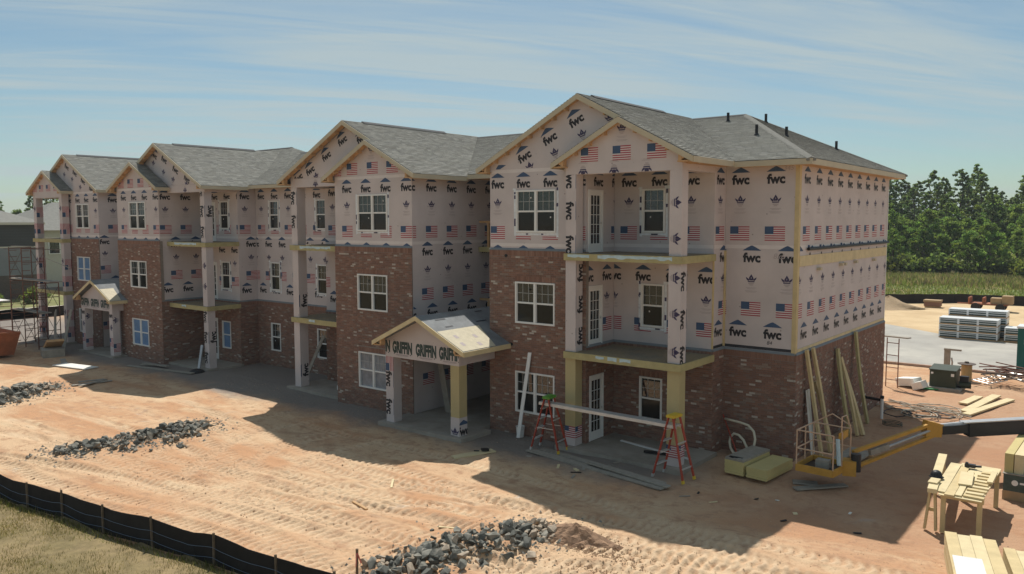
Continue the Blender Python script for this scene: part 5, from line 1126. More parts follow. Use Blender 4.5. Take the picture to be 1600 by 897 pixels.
# ---- boom lift
bl = thing('boom_lift', (10.6, 10.7, -.1), 'yellow boom lift with lowered basket and black telescopic boom reaching from the side', 'boom lift')
B0, B1, B2, B3 = V((.86, 1.52, .32)), V((1.85, 1.45, .32)), V((1.98, 2.55, .32)), V((.95, 2.65, .32))
ctr = (B0+B1+B2+B3)/4
m_ = MB(); m_.prism([B0, B1, B2, B3], (0, 0, .05)); m_.build('basket_floor', MT['boomk'], bl)
for a, b in ((B0, B1), (B1, B2), (B2, B3), (B3, B0)):
    m_ = MB(); m_.bar(a+V((0, 0, .09)), b+V((0, 0, .09)), .045, .19); m_.build('toe_board', MT['liftyel'], bl)
up = V((0, 0, 1))
for p in (B0, B1, B2, B3, (B0+B1)/2*.0+B0.lerp(B3, .5), B1.lerp(B2, .5)):
    m_ = MB(); m_.tube([p+up*.18, p+up*1.12], .02, 8); m_.build('rail_post', MT['liftpink'], bl)
for hgt in (.62, 1.12):
    for a, b in ((B0, B1), (B0, B3), (B3, B2)):
        m_ = MB(); m_.tube([a+up*hgt, b+up*hgt], .02, 8); m_.build('guard_rail', MT['liftpink'], bl)
m_ = MB(); m_.tube([B2+up*1.12, B2+up*1.5+V((-.1, -.1, 0)), B2.lerp(B1, .55)+up*1.55, B2.lerp(B1, .55)+up*1.12], .018, 8); m_.build('entry_bar', MT['liftpink'], bl)
m_ = MB(); m_.tube([B3+up*1.12, B3.lerp(B2, .5)+up*1.45, B2+up*1.2], .018, 8); m_.build('entry_bar', MT['liftpink'], bl)
m_ = MB(); m_.obox(B1.lerp(B2, .7)+up*1.0+V((-.06, 0, 0)), (.07, 0, .03), (0, .2, 0), (0, 0, .10)); m_.build('control_box', MT['liftyel'], bl)
m_ = MB(); m_.tube([B1.lerp(B2, .35)+up*.25, B1.lerp(B2, .35)+up*.95+V((-.05, 0, 0))], .055, 10); m_.build('document_tube', MT['membrane'], bl)
m_ = MB(); m_.box(1.25, 1.6, 1.9, 2.15, .375, .60); m_.build('tool_box', MT['greyb'], bl)
E1 = V((3.65, 4.83, 1.2)); D = (V((6.17, 6.97, 1.35))-E1).normalized(); J0 = V((2.05, 2.55, .62)); sd = (E1-J0).cross(up).normalized()
m_ = MB(); m_.obox(B1.lerp(B2, .72)+V((.1, .05, .12)), (.16, .06, 0), (-.05, .2, 0), (0, 0, .2)); m_.build('basket_bracket', MT['liftyel'], bl)
m_ = MB(); m_.tube([B1.lerp(B2, .72)+V((.25, .1, .02)), B1.lerp(B2, .72)+V((.25, .1, .5))], .13, 14); m_.build('rotator', MT['boomk'], bl)
m_ = MB(); m_.bar(J0+up*.18, E1+up*.20-D*.05, .10, .085); m_.build('jib_upper_arm', MT['liftyel'], bl)
m_ = MB(); m_.bar(J0+up*-.27, E1-up*.14, .10, .08); m_.build('jib_lower_arm', MT['liftyel'], bl)
m_ = MB(); m_.tube([J0.lerp(E1, .35)-up*.02, J0.lerp(E1, .92)+up*.04], .045, 10); m_.build('jib_cylinder', MT['steel'], bl)
m_ = MB(); m_.bar(J0.lerp(E1, .2), J0.lerp(E1, .42), .11, .15); m_.build('valve_block', MT['greyb'], bl)
m_ = MB(); m_.prism([E1+sd*.1-D*.35-up*.16, E1+sd*.1+D*.1-up*.2, E1+sd*.1+D*.16+up*.16, E1+sd*.1-D*.3+up*.3], -sd*.2); m_.build('jib_knuckle', MT['liftyel'], bl)
BE = E1+D*9.0
m_ = MB(); m_.bar(E1+D*.15, E1+D*2.0, .22, .24); m_.build('inner_boom', MT['boomk'], bl)
m_ = MB(); m_.bar(E1+D*.9-up*.03, BE-up*.03, .30, .38); m_.build('outer_boom', MT['boomk'], bl)
m_ = MB(); m_.bar(E1+D*.75+up*.185, BE+up*.185, .27, .03); m_.build('cable_tray', MT['steel'], bl)
m_ = MB(); m_.tube([E1+D*.1+up*.10, E1+D*.95+up*.14], .075, 12); m_.build('boom_end_roller', MT['steel'], bl)
m_ = MB(); m_.tube([E1-up*.08, E1+D*.45-up*.1], .05, 10); m_.build('slave_cylinder', MT['steel'], bl)
cx_, cy_ = BE.x, BE.y
m_ = MB(); m_.box(cx_-1.2, cx_+1.2, cy_-.9, cy_+.9, .75, 1.75); m_.build('turret', MT['liftyel'], bl); m_ = MB(); m_.box(cx_-1.5, cx_+1.5, cy_-.8, cy_+.8, .35, .72); m_.build('chassis', MT['boomk'], bl)
for sx_ in (-1, 1):
    for sy in (-1, 1):
        m_ = MB(); m_.tube([(cx_+sx_*1.2, cy_+sy*.85, .32), (cx_+sx_*1.2, cy_+sy*1.2, .32)], .44, 22); m_.build('wheel', MT['black'], bl)
lying('plank', (.95, 1.2), (1.95, 2.35), .24, .04, .03, 'greyb', 'grey plank on the ground under the lift basket'); lying('plank', (.7, 1.75), (1.3, 2.0), .3, .04, .02, 'greyb', 'short grey plank half hidden under the lift basket')
for i, (p, q, lb) in enumerate((((1.12, 4.1), (1.2, 6.0), 'left'), ((1.50, 4.0), (1.62, 5.8), 'right'))): lying('trim_plank', p, q, .30, .05, .10, 'greyb', f'{lb} of two grey boards propped behind the lift arm')
for y in (4.4, 5.5): m_ = MB(); m_.box(.9, 1.85, y-.05, y+.05, -.2, -.025); one('bearer', m_, 'raw', f"{'near' if y < 5 else 'far'} timber bearer under the two grey boards behind the lift arm", 'timber', 'bearers')
# ---- saw table of lumber
sh = thing('sawhorse', (4.3, 1.8, -.1), 'sawhorse of yellow lumber at the shadow edge with a black cap on it', 'sawhorse')
m_ = MB(); m_.bar((4.47, .15, .86), (4.10, 3.45, .86), .20, .10); m_.build('top_beam', MT['lumber2'], sh)
for f in (.06, .9):
    c = V((4.47, .15, 0)).lerp(V((4.10, 3.45, 0)), f)
    for s in (-1, 1): m_ = MB(); m_.bar(c+V((s*.12+(-.02), -.02, -.12)), c+V((s*.05, 0, .805)), .05, .12, (0, 1, 0)); m_.build('leg', MT['lumber'], sh)
    m_ = MB(); m_.bar(c+V((-.1, .03, .35)), c+V((.1, .03, .35)), .03, .08); m_.build('brace', MT['lumber'], sh)
m_ = MB(); m_.lathe((4.36, 1.2, .912), [(.17, 0), (.135, .01), (.13, .06), (.10, .125), (.05, .155), (.01, .16)], 18); one('hard_hat', m_, 'black', 'black hard hat resting on the sawhorse beam', 'hard hat', smooth=True)
m_ = MB(); m_.obox((4.40, .75, .93), (.10, 0, 0), (.005, .2, 0), (0, 0, .018)); one('offcut', m_, 'lumber2', 'flat lumber offcut on the sawhorse beam near the black hard hat', 'offcut', 'offcuts')
tb = thing('work_table', (5.0, 1.7, -.1), 'makeshift work table heaped with cut yellow lumber in the sun', 'table')
for y in (.35, 3.0):
    m_ = MB(); m_.box(4.62, 5.50, y-.045, y+.045, .70, .80); m_.build('cross_beam', MT['lumber'], tb)
    for x in (4.68, 5.42): m_ = MB(); m_.box(x-.05, x+.05, y-.1+.1, y+.09, -.13, .698) if False else m_.box(x-.05, x+.05, y-.04, y+.04, -.14, .698); m_.build('leg', MT['lumber'], tb)
m_ = MB(); m_.box(4.60, 5.48, .12, 3.2, .802, .82); m_.build('table_sheet', MT['lumber2'], tb)
rest = [((4.60, .25), (4.52, 2.9), .26, 'lumber2', 'widest pale board along the left edge of the work table'), ((4.83, .1), (4.74, 2.7), .2, 'lumber', 'narrow yellow board beside the widest one on the work table'), ((5.0, .2), (4.93, 2.4), .13, 'lumber2', 'thin pale board in the middle of the work table')]
for p, q, w, m2, lb in rest:
    m = MB(); m.bar((*p, .842), (*q, .842), w, .038); one('table_board', m, m2, lb, 'board', 'boards on the work table')
m = MB(); m.obox((4.95, 1.55, .885), (.14, .02, 0), (-.06, .55, 0), (0, 0, .02)); one('table_board', m, 'lumber2', 'loose pale board lying across the others on the work table', 'board', 'boards on the work table')
for i in range(9):
    m = MB(); y = .3+i*.27; m.obox((5.30+random.uniform(-.03, .03), y, .845+.0), (.17+random.uniform(-.04, .04), random.uniform(-.02, .02), 0), (0, .07, 0), (0, 0, .022)); one('short_block', m, 'lumber2' if i % 2 else 'lumber', f"{['first','second','third','fourth','fifth','sixth','seventh','eighth','ninth'][i]} cut block from the near end of the row on the work table", 'block', 'cut blocks on the work table')
m = MB(); m.obox((5.44, 2.0, .90), (.06, 0, 0), (-.01, .5, 0), (0, 0, .022)); one('table_board', m, 'lumber2', 'narrow board on top of the cut blocks of the work table', 'board', 'boards on the work table')
m = MB(); m.obox((4.85, 2.75, .90), (.12, 0, 0), (0, .06, 0), (0, 0, .04)); m.tube([(4.95, 2.75, .90), (5.1, 2.7, .93)], .03, 8); m.obox((4.78, 2.7, .95), (.03, 0, 0), (0, .03, 0), (0, 0, .04)); one('nail_gun', m, 'boomk', 'dark nail gun among lumber at the far end of the work table', 'tool')
# ---- lumber stacks at the frame's edge
dv = V((.24, -.97, 0)).normalized(); pv = V((-dv.y, dv.x, 0))
if pv.x < 0: pv = -pv
def lumber_stack(o, w, n, layers, L, label, bw=.24, t=.11, m_='lumber2'):
    root = thing('lumber_stack', o, label, 'lumber stack', 'lumber stacks'); o = V(o)
    for l in range(layers):
        for i in range(n):
            c = o+pv*(i+.5)*w/n+dv*(L/2+random.uniform(-.10, .10))+V((0, 0, t*(l+.5)+.02*0)); m = MB(); m.obox(c, dv*L/2, pv*(w/n*.485), (0, 0, t*.48)); m.build('board', MT[random.choice((m_, 'lumber', m_))], root)
lumber_stack((4.98, -1.15, -.11), .95, 4, 4, 4.2, 'lumber stack of wide pale boards at the bottom corner near the work table', t=.13); lumber_stack((6.05, -.95, -.11), 1.1, 5, 3, 4.2, 'lower lumber stack right of the bottom corner stack', t=.13)
m = MB(); m.obox((5.75, -3.0, .55-.11), pv*.26, dv*.6, (0, 0, .004)); one('plastic_sheet', m, 'wrap', 'pale plastic sheet lying on the bottom corner lumber stack', 'sheet')
lumber_r = thing('beam_bundle', (5.62, 5.2, .52), 'tall bundle of yellow beams lying on the dark labelled crate', 'lumber stack', 'lumber stacks')
for i in range(2):
    m = MB(); m.bar((5.56+i*.22, 3.95, .80), (5.62+i*.22, 7.4, .80), .20, .52); m.build('beam', MT['lumber2' if i else 'foam'], lumber_r)
crate = thing('label_crate', (6.0, 4.6, -.1), 'low crate with dark green label panel under the yellow beams', 'crate'); m = MB(); m.box(5.45, 6.7, 3.85, 5.6, -.14, .10); m.build('crate_base', MT['cardb'], crate); m = MB(); m.box(5.46, 6.69, 3.86, 5.59, .101, .535); m.build('crate_body', MT['wrapg'], crate)
m = MB(); m.tube([(5.72, 3.852, .33), (5.72, 3.846, .33)], .075, 18); m.box(5.83, 6.15, 3.848, 3.856, .31, .36); m.build('label', MT['white'], crate); m = MB(); m.box(5.44, 6.7, 3.84, 5.6, .537, .555); m.build('lid', MT['greyb'], crate)
# ---- small things beyond the end wall
def ladder_frame(root, p, q, h, m_='scafb', rungs=6, r=.022):
    p, q = V(p), V(q)
    for a in (p, q): m = MB(); m.tube([a, a+V((0, 0, h))], r, 8); m.build('upright', MT[m_], root)
    for i in range(rungs):
        z = h*(i+.6)/rungs; m = MB(); m.tube([p+V((0, 0, z)), q+V((0, 0, z))], r*.8, 6); m.build('rung', MT[m_], root)
sf = thing('scaffold_trestle', (-.35, 17.2, -.1), 'thin rusty scaffold trestle standing beyond the end wall with a plank on top', 'scaffold'); ladder_frame(sf, (-.62, 17.3, -.12), (-.12, 17.2, -.12), 2.15, 'scaf', 4); m = MB(); m.bar((-.95, 17.6, 2.06), (.3, 17.1, 2.10), .28, .05); m.build('plank', MT['greyb'], sf)
wf = thing('foam_block', (.4, 17.5, -.1), 'broken white foam packaging block on the sunlit dirt', 'packaging'); m = MB(); m.obox((.22, 17.75, .12), (.38, -.1, .05), (.1, .3, 0), (-.05, 0, .16)); m.build('block', MT['white2'], wf); m = MB(); m.obox((.72, 17.35, .08), (.2, -.05, .08), (.05, .28, 0), (-.06, 0, .14)); m.build('broken_piece', MT['white2'], wf)
m = MB(); m.obox((1.0, 17.7, -.07), (.4, .1, 0), (0, .25, 0), (0, 0, .02)); one('green_netting', m, 'netg', 'crumpled green netting beside the white foam block', 'netting')
tr = thing('transformer_box', (1.5, 18.4, -.1), 'dark green electrical transformer box on a concrete pad', 'transformer'); m = MB(); m.box(.80, 2.2, 17.65, 19.2, -.15, .0); m.build('pad', MT['concrete'], tr)
m = MB(); m.prism([(1.0, 17.85, .002), (2.0, 17.85, .002), (2.0, 17.85, .72), (1.0, 17.85, .72)], (0, 1.0, 0)); m.build('cabinet', MT['gbox'], tr); m = MB(); m.prism([(.97, 17.80, .722), (2.03, 17.80, .722), (2.03, 18.88, .80), (.97, 18.88, .80)], (0, 0, .04)); m.build('lid', MT['gbox'], tr); m = MB(); m.box(1.82, 1.94, 17.842, 17.849, .5, .62); m.build('warning_label', MT['white'], tr); m = MB(); m.box(1.05, 1.14, 17.842, 17.849, .55, .63); m.build('warning_label', MT['white'], tr)
pd = thing('utility_post', (.95, 22.0, -.1), 'grey wooden utility post with a short arm behind the transformer box', 'post'); m = MB(); m.box(.82, 1.08, 21.9, 22.0, -.15, 1.12); m.build('backboard', MT['greyb'], pd); m = MB(); m.box(.82, 1.55, 21.82, 21.895, 1.04, 1.12); m.build('arm', MT['greyb'], pd); m = MB(); m.tube([(1.16, 21.9, -.1), (1.18, 21.88, .5), (1.14, 21.88, .7)], .04, 8); m.build('meter_pipe', MT['steel'], pd)
dr = thing('fibre_drum', (1.95, 20.8, -.1), 'tan cylindrical drum with a round saw blade disc on top', 'drum'); m = MB(); m.lathe((1.95, 20.8, -.1), [(.22, 0), (.23, .02), (.22, .04), (.22, .68), (.235, .7), (.235, .74)], 20); m.build('drum_body', MT['tanbar'], dr); m = MB(); m.lathe((1.95, 20.75, .642), [(.36, 0), (.38, .03), (.1, .05), (.08, .12)], 20); m.build('top_disc', MT['scafb'], dr)
gn = thing('air_compressor', (2.25, 18.3, -.1), 'small dark air compressor with wheels beside the transformer box', 'compressor'); m = MB(); m.tube([(2.05, 18.3, .12), (2.5, 18.4, .12)], .15, 14); m.build('tank', MT['gbox'], gn); m = MB(); m.box(2.1, 2.42, 18.2, 18.45, .275, .5); m.build('motor', MT['black'], gn)
for s in (-.18, .18): m = MB(); m.tube([(2.1, 18.33+s-.02, .0), (2.1, 18.33+s+.02, .0)], .1, 14); m.build('wheel', MT['black'], gn)
fp = thing('frame_heap', (3.5, 20.6, -.1), 'heap of scaffold frames and rusty braces lying by the kerb', 'scaffold', None)
for i, (x, y, rot, tl) in enumerate(((2.95, 20.2, 1.2, .25), (3.3, 20.9, .9, .45), (3.9, 20.6, -.5, .35), (4.2, 20.0, -.9, .5), (3.5, 20.3, .2, .15))):
    m = MB(); M_ = Matrix.Translation((x, y, .12+.1*i)) @ Matrix.Rotation(rot, 4, 'Z') @ Matrix.Rotation(tl*.4, 4, 'X')
    for s in (-.35, .35): m.tube([M_ @ V((-.75, s, 0)), M_ @ V((.75, s, 0))], .03, 6)
    for k_ in range(5): m.tube([M_ @ V((-.7+k_*.35, -.35, 0)), M_ @ V((-.7+k_*.35, .35, 0))], .02, 6)
    m.build('frame', MT['alu' if i in (0, 2) else 'scafb'], fp)
for i in range(9):
    a = random.uniform(-.5, .5); m = MB(); c = V((3.45+random.uniform(-.4, .4), 20.5+random.uniform(-.4, .3), .5+.03*i)); m.tube([c-V((math.cos(a), math.sin(a), random.uniform(-.15, .15)))*.7, c+V((math.cos(a), math.sin(a), random.uniform(-.1, .1)))*.7], .025, 6); m.build('brace', MT['scaf'], fp)
for p, q, w, lb in (((2.72, 15.2), (3.0, 17.0), .32, 'short pale board nearest the transformer box'), ((2.98, 13.9), (3.55, 17.6), .34, 'long pale board in the middle of three on sunlit dirt'), ((3.1, 13.4), (4.1, 17.2), .30, 'long pale board rightmost of three on sunlit dirt')): lying('pale_board', p, q, w, .06, .04, 'lumber2', lb)
ct = thing('hose_tangle', (1.6, 12.8, -.1), 'tangle of dusty hoses and cables on the ground past the end wall', 'hoses')
for i in range(11):
    c = V((random.uniform(.7, 2.6), random.uniform(11.9, 13.8), 0)); rx, ry = random.uniform(.35, 1.1), random.uniform(.3, .8); ph = random.random()*6; n = random.randint(14, 26); m = MB()
    m.tube([(c.x+rx*math.cos(ph+t*.42)*(1+.15*math.sin(t)), c.y+ry*math.sin(ph+t*.42)*(1+.2*math.cos(t*1.7)), -.09+.02*i*.5+.03*abs(math.sin(t))) for t in range(n)], .018, 6); m.build('hose', MT['cable' if i % 4 else 'black'], ct)
for i in range(4):
    m = MB(); y0 = 13.9+i*.15; m.tube([(.2+t*.35, y0+.25*math.sin(t*.9+i)-.12*t, -.09+.01*i) for t in range(10)], .016, 6); m.build('hose', MT['greyb'], ct)
m = MB(); m.tube([(1.35+.32*math.cos(t*.5), 10.0+.3*math.sin(t*.5), -.08+.004*t) for t in range(36)], .014, 6); one('green_hose', m, mat_list if False else 'gbox', 'dark green hose coiled on shaded dirt by the end wall', 'hose')
def pallet_stack(x0, x1, y0, y1, n, h, label):
    root = thing('pallet_stack', ((x0+x1)/2, (y0+y1)/2, -.1), label, 'pallet stack', 'wrapped material stacks by the road')
    for l in range(n):
        z = -.1+l*h; m = MB(); m.box(x0, x1, y0, y1, z, z+.06); bb = m.build('pallet', MT['raw'], root)
        m = MB(); m.box(x0+.01, x1-.01, y0+.01, y1-.01, z+.062, z+h-.004); bd = m.build('bundle', MT['wrapg'], root)
        m = MB(); m.box(x0-.004, x1+.004, y0-.004, y1+.004, z+h-.05, z+h-.002); m.build('wrap', MT['wrap'], bd)
        k_ = 3 if x1-x0 > 2 else 2
        for i in range(k_+1):
            x = x0+(x1-x0)*i/k_; m = MB(); m.box(max(x0-.006, x-.06), min(x1+.006, x+.06), y0-.006, y0+.02, z+.062, z+h-.052); m.build('strap_panel', MT['wrap'], bd)
        for zz in (.38, .68): m = MB(); m.box(x0+.06, x1-.06, y0-.003, y0+.01, z+h*zz, z+h*zz+.035); m.build('stripe', MT['wrap'], bd)
        m = MB(); m.box(x1-.02, x1+.006, y0+.03, y1-.03, z+.1, z+h-.052); m.build('wrap', MT['wrap'], bd)
pallet_stack(-1.80, 1.33, 35.0, 36.15, 3, .42, 'front stack of three white wrapped pallets by the road'); pallet_stack(-1.55, 1.62, 36.45, 37.5, 4, .42, 'taller stack of white wrapped pallets behind the front stack'); pallet_stack(1.65, 4.2, 35.3, 36.4, 2, .42, 'lower wrapped pallet stack beside the teal portable toilet')
tlt = thing('portable_toilet', (4.0, 25.4, -.1), 'teal portable toilet cut by the picture edge beside the road', 'toilet'); m = MB(); m.box(3.42, 4.5, 24.9, 26.0, -.12, 1.95); m.build('cabin', MT['teal'], tlt); m = MB(); m.prism([(3.38, 24.86, 1.952), (4.54, 24.86, 1.952), (4.54, 26.04, 1.952), (3.38, 26.04, 1.952)], (0, 0, .1)); m.build('roof', MT['wrap'], tlt); m = MB(); m.box(3.55, 4.35, 24.88, 24.898, .05, 1.85); m.build('door', MT['teal'], tlt); m = MB(); m.box(3.7, 4.2, 24.868, 24.878, 1.2, 1.5); m.build('sign_plate', MT['white'], tlt)
for s in (0, 1): m = MB(); m.box(3.405, 3.418, 25.05+s*.5, 25.35+s*.5, 1.45, 1.75); m.build('vent_panel', MT['wrapg'], tlt)
def heap(cx, cy, r, h, m_, name, label, cat):
    m = MB(); n = 28; pts = []; rings = 7
    for j in range(rings):
        f = j/(rings-1)
        for k_ in range(n):
            a = k_*2*math.pi/n; rr = r*(1-f)*(1+.14*math.sin(a*3+j)+.08*math.sin(a*7+2*j)); pts.append((cx+rr*math.cos(a)*1.2, cy+rr*math.sin(a), -.14+h*(f**1.25)*(1+.06*math.sin(a*5+j))))
    m.add(pts, [(j*n+k_, j*n+(k_+1) % n, (j+1)*n+(k_+1) % n, (j+1)*n+k_) for j in range(rings-1) for k_ in range(n)]); one(name, m, m_, label, cat, smooth=True)
heap(-8.6, 51.6, 2.3, 1.0, 'sand', 'sand_heap', 'brown conical sand heap beside the far end of the end wall', 'sand heap')
bp_ = thing('brick_pallet', (-5.8, 54, -.1), 'small pallet of reddish bricks under a pale sheet on sunlit sand', 'brick pallet'); m = MB(); m.box(-6.3, -5.2, 53.6, 54.4, -.1, .0); m.build('pallet', MT['raw'], bp_); m = MB(); m.box(-6.35, -5.15, 53.55, 54.45, .002, .35); m.build('brick_cube', MT['brickp'][1], bp_); m = MB(); m.box(-6.4, -5.1, 53.5, 54.5, .352, .5); m.build('cover_sheet', MT['cardb'], bp_)
trl = thing('flatbed_trailer', (-1.6, 53.6, -.1), 'rusty flatbed trailer loaded with cartons beyond the wrapped pallets', 'trailer'); m = MB(); m.box(-3.0, -.3, 53.0, 54.4, .38, .5); m.build('bed', MT['rust'], trl)
for x in (-2.5, -.8):
    for y in (52.95, 54.45): m = MB(); m.tube([(x, y-.1, .22), (x, y+.1, .22)], .32, 16); m.build('wheel', MT['black'], trl)
for x in (-2.98, -2.0): m = MB(); m.box(x-.05, x+.05, 53.0, 54.4, .502, .95); m.build('side_gate', MT['rust'], trl)
for x0, x1, z1 in ((-1.5, -.75, .95), (-.72, .0, 1.15)): m = MB(); m.box(x0, x1, 53.2, 54.2, .502, z1); one('carton', m, 'cardb', f"{'taller' if z1 > 1 else 'lower'} brown carton standing on the flatbed trailer", 'carton', 'cartons on the trailer')
m = MB(); m.tube([(-3.0, 53.7, .4), (-3.9, 53.7, .4)], .05, 8); m.build('drawbar', MT['rust'], trl)
# ---- far end: scaffold, dumpster, crate
sc = thing('scaffold_tower', (-42.5, -.4, -.1), 'rusty red scaffold tower with planks around the far end porch', 'scaffold')
for x in (-44.6, -42.8, -41.0):
    for z, h in ((-.12, 1.9), (1.8, 1.9), (3.75, 1.9)):
        if x == -41.0 and z > 3: continue
        for a, b in (((x, -1.3), (x, -.1)),):
            fr_ = MB(); m_n = 'scaf'
            for q in (a, b): fr_.tube([(*q, z), (*q, z+h)], .028, 7)
            for k_ in range(5): zz = z+h*(k_+.5)/5; fr_.tube([(a[0], a[1], zz), (a[0], a[1]+.42, zz)], .018, 6); 
            fr_.tube([(*a, z+h-.05), (*b, z+h-.05)], .024, 6); fr_.tube([(*a, z+h*.55), (*b, z+h*.55)], .02, 6); fr_.build('frame', MT[m_n], sc)
for x0, x1 in ((-44.6, -42.8), (-42.8, -41.0)):
    for z in (0, 1.9, 3.8):
        if x0 > -43 and z > 3: continue
        for y in (-1.32, -.08):
            m = MB(); m.tube([(x0, y, z+.2), (x1, y, z+1.6)], .014, 5); m.build('brace', MT['scafb'], sc); m = MB(); m.tube([(x0, y, z+1.6), (x1, y, z+.2)], .014, 5); m.build('brace', MT['scafb'], sc)
for x0, x1, y, z in ((-45.2, -40.6, -1.05, 1.95), (-45.3, -40.8, -.75, 1.95), (-45.2, -39.6, -1.0, 3.78), (-45.0, -39.4, -.68, 3.78), (-45.0, -42.4, -.9, 5.7)): m = MB(); m.bar((x0, y, z), (x1, y, z+.02), .27, .045); m.build('plank', MT['greyb'], sc)
m = MB(); m.tube([(-45.2, -1.35, 5.55), (-38.4, -1.0, 5.62)], .02, 6); m.build('guard_rail', MT['scafb'], sc); m = MB(); m.tube([(-41.2, -.7, 5.1), (-37.6, -.8, 4.6)], .018, 6); m.build('guard_rail', MT['greyb'], sc)
lf_ = thing('scaffold_frame_set', (-47.4, -1.1, -.1), 'small scaffold set with a white plank beside the far porch post', 'scaffold')
for x in (-48.6, -46.6):
    fr_ = MB()
    for y in (-1.7, -.6): fr_.tube([(x, y, -.12), (x, y, 2.3)], .03, 7)
    for k_ in range(5): fr_.tube([(x, -1.7, .3+k_*.42), (x, -.6, .3+k_*.42)], .02, 6)
    fr_.build('frame', MT['scaf'], lf_)
for a, b in ((.2, 1.9), (1.9, .2)): m = MB(); m.tube([(-48.6, -1.72, a), (-46.6, -1.72, b)], .014, 5); m.build('brace', MT['scaf'], lf_)
m = MB(); m.bar((-49.2, -1.15, 2.34), (-46.0, -1.15, 2.36), .6, .07); m.build('plank', MT['white2'], lf_)
for (b_, t_), lb in ((((-38.9, -1.3, -.1), (-41.0, -.35, 2.0)), 'wide grey board leaning left against the rusty scaffold'), (((-38.7, -1.0, -.1), (-39.3, -.2, 2.2)), 'wide grey board leaning upright beside the far canopy')):
    m = MB(); m.bar(b_, t_, .36, .04, (0, 1, 0)); one('leaning_plank', m, 'greyb', lb, 'board', 'boards leaning at the far end')
cr_ = thing('debris_crate', (-38.1, -1.7, -.1), 'tilted wooden crate of debris before the far scaffold', 'crate'); m = MB(); m.obox((-38.1, -1.75, .12), (.65, -.2, .0), (.15, .5, 0), (0, 0, .2)); m.build('crate_body', MT['greyb'], cr_); m = MB(); m.obox((-38.3, -1.6, .52), (.5, -.1, .25), (.1, .4, .0), (-.03, 0, .06)); m.build('crate_lid', MT['raw'], cr_); m = MB(); m.obox((-38.28, -1.62, .60), (.36, -.07, .18), (.07, .28, 0), (-.01, 0, .02)); m.build('tar_paper', MT['felt'], cr_)
dp = thing('dumpster', (-41.6, -3.9, -.1), 'rusty orange open dumpster at the far end of the site', 'dumpster')
x0, x1, y0, y1 = -44.4, -39.1, -5.0, -3.0; m = MB()
o8 = [(x0, y0, 0), (x1-.5, y0+.1, 0), (x1-.5, y1-.1, 0), (x0, y1, 0), (x0, y0-.1, 1.25), (x1, y0-.1, 1.25), (x1, y1+.1, 1.25), (x0, y1+.1, 1.25)]; i8 = [(p[0]+(.08 if p[0] == x0 else -.08), p[1]+(.08 if p[1] < -4 else -.08), p[2]+(.08 if p[2] == 0 else 0)) for p in o8]
m.add(o8+i8, [(3, 2, 1, 0), (0, 1, 5, 4), (1, 2, 6, 5), (2, 3, 7, 6), (3, 0, 4, 7), (8, 9, 10, 11), (9, 8, 12, 13), (10, 9, 13, 14), (11, 10, 14, 15), (8, 11, 15, 12), (4, 5, 13, 12), (5, 6, 14, 13), (6, 7, 15, 14), (7, 4, 12, 15)]); m.build('shell', MT['rust'], dp)
for i in range(6): m = MB(); x = x0+.4+i*.85; m.prism([(x, y0-.001, .05), (x+.1, y0-.001, .05), (x+.1, y0-.1, 1.2), (x, y0-.1, 1.2)], (0, -.06, 0)); m.build('rib', MT['rust'], dp)
m = MB(); m.bar((x0, y0-.12, 1.25), (x1+.05, y0-.12, 1.25), .1, .1); m.build('rim', MT['rust'], dp); m = MB(); m.bar((x1, y0-.06, 1.25), (x1, y1+.06, 1.25), .1, .1); m.build('rim', MT['rust'], dp)
m = MB(); m.bar((-27.75, .70, .02), (-28.0, 1.06, 1.1), .11, .11); one('leaning_pipe', m, 'steel', 'grey pipe leaning on the printed post of the middle left porch', 'pipe'); m = MB(); m.lathe((-27.55, .45, gh(-27.5, .45)-.02), [(.4, 0), (.32, .1), (.15, .17), (.02, .2)], 14); one('dark_bag', m, 'black', 'black bag lying by the leaning grey pipe', 'bag', smooth=True)
m = MB(); m.bar((-21.0, 1.75, -.0), (-20.9, 2.84, 2.0), .2, .03, (0, 1, 0)); one('leaning_plank', m, 'greyb', 'weathered board leaning behind the tall porch post left of the brick bay', 'board', 'boards leaning at the far end')
m = MB(); m.obox((-12.35, 1.6, .95), (.14, 0, -.02), (.0, .02, .0), (-.22, .0, 1.0)); one('leaning_plank', m, 'greyb', 'pale board leaning inside the nearer entrance canopy', 'board', 'boards leaning at the far end')
m = MB(); m.tube([(-18.6, 1.7, 0), (-18.6, 1.7, .18)], .05, 12); one('pipe_stub', m, 'white', 'short white pipe stub on the porch slab beside the brick bay', 'pipe')
m = MB(); m.obox((-3.4, .55+.9, .06), (.35, .1, 0), (-.02, .05, 0), (0, 0, .03)); m.obox((-3.05, 1.62, .07), (.1, .1, 0), (-.06, .06, 0), (0, 0, .05)); one('black_tool', m, 'black', 'black tool lying across the white trim board on the porch slab', 'tool')
LMK = {'the planks before the porch': (-5.5, -.5), 'the ladder with the green top': (-6.5, .1), 'the ladder with the yellow top': (-2.1, .1), 'the foam board stacks': (-.4, .9), 'the lift basket': (1.4, 1.4)}
ORD = ['', 'second ', 'third ', 'fourth ', 'fifth ', 'sixth ']; used_ = {}
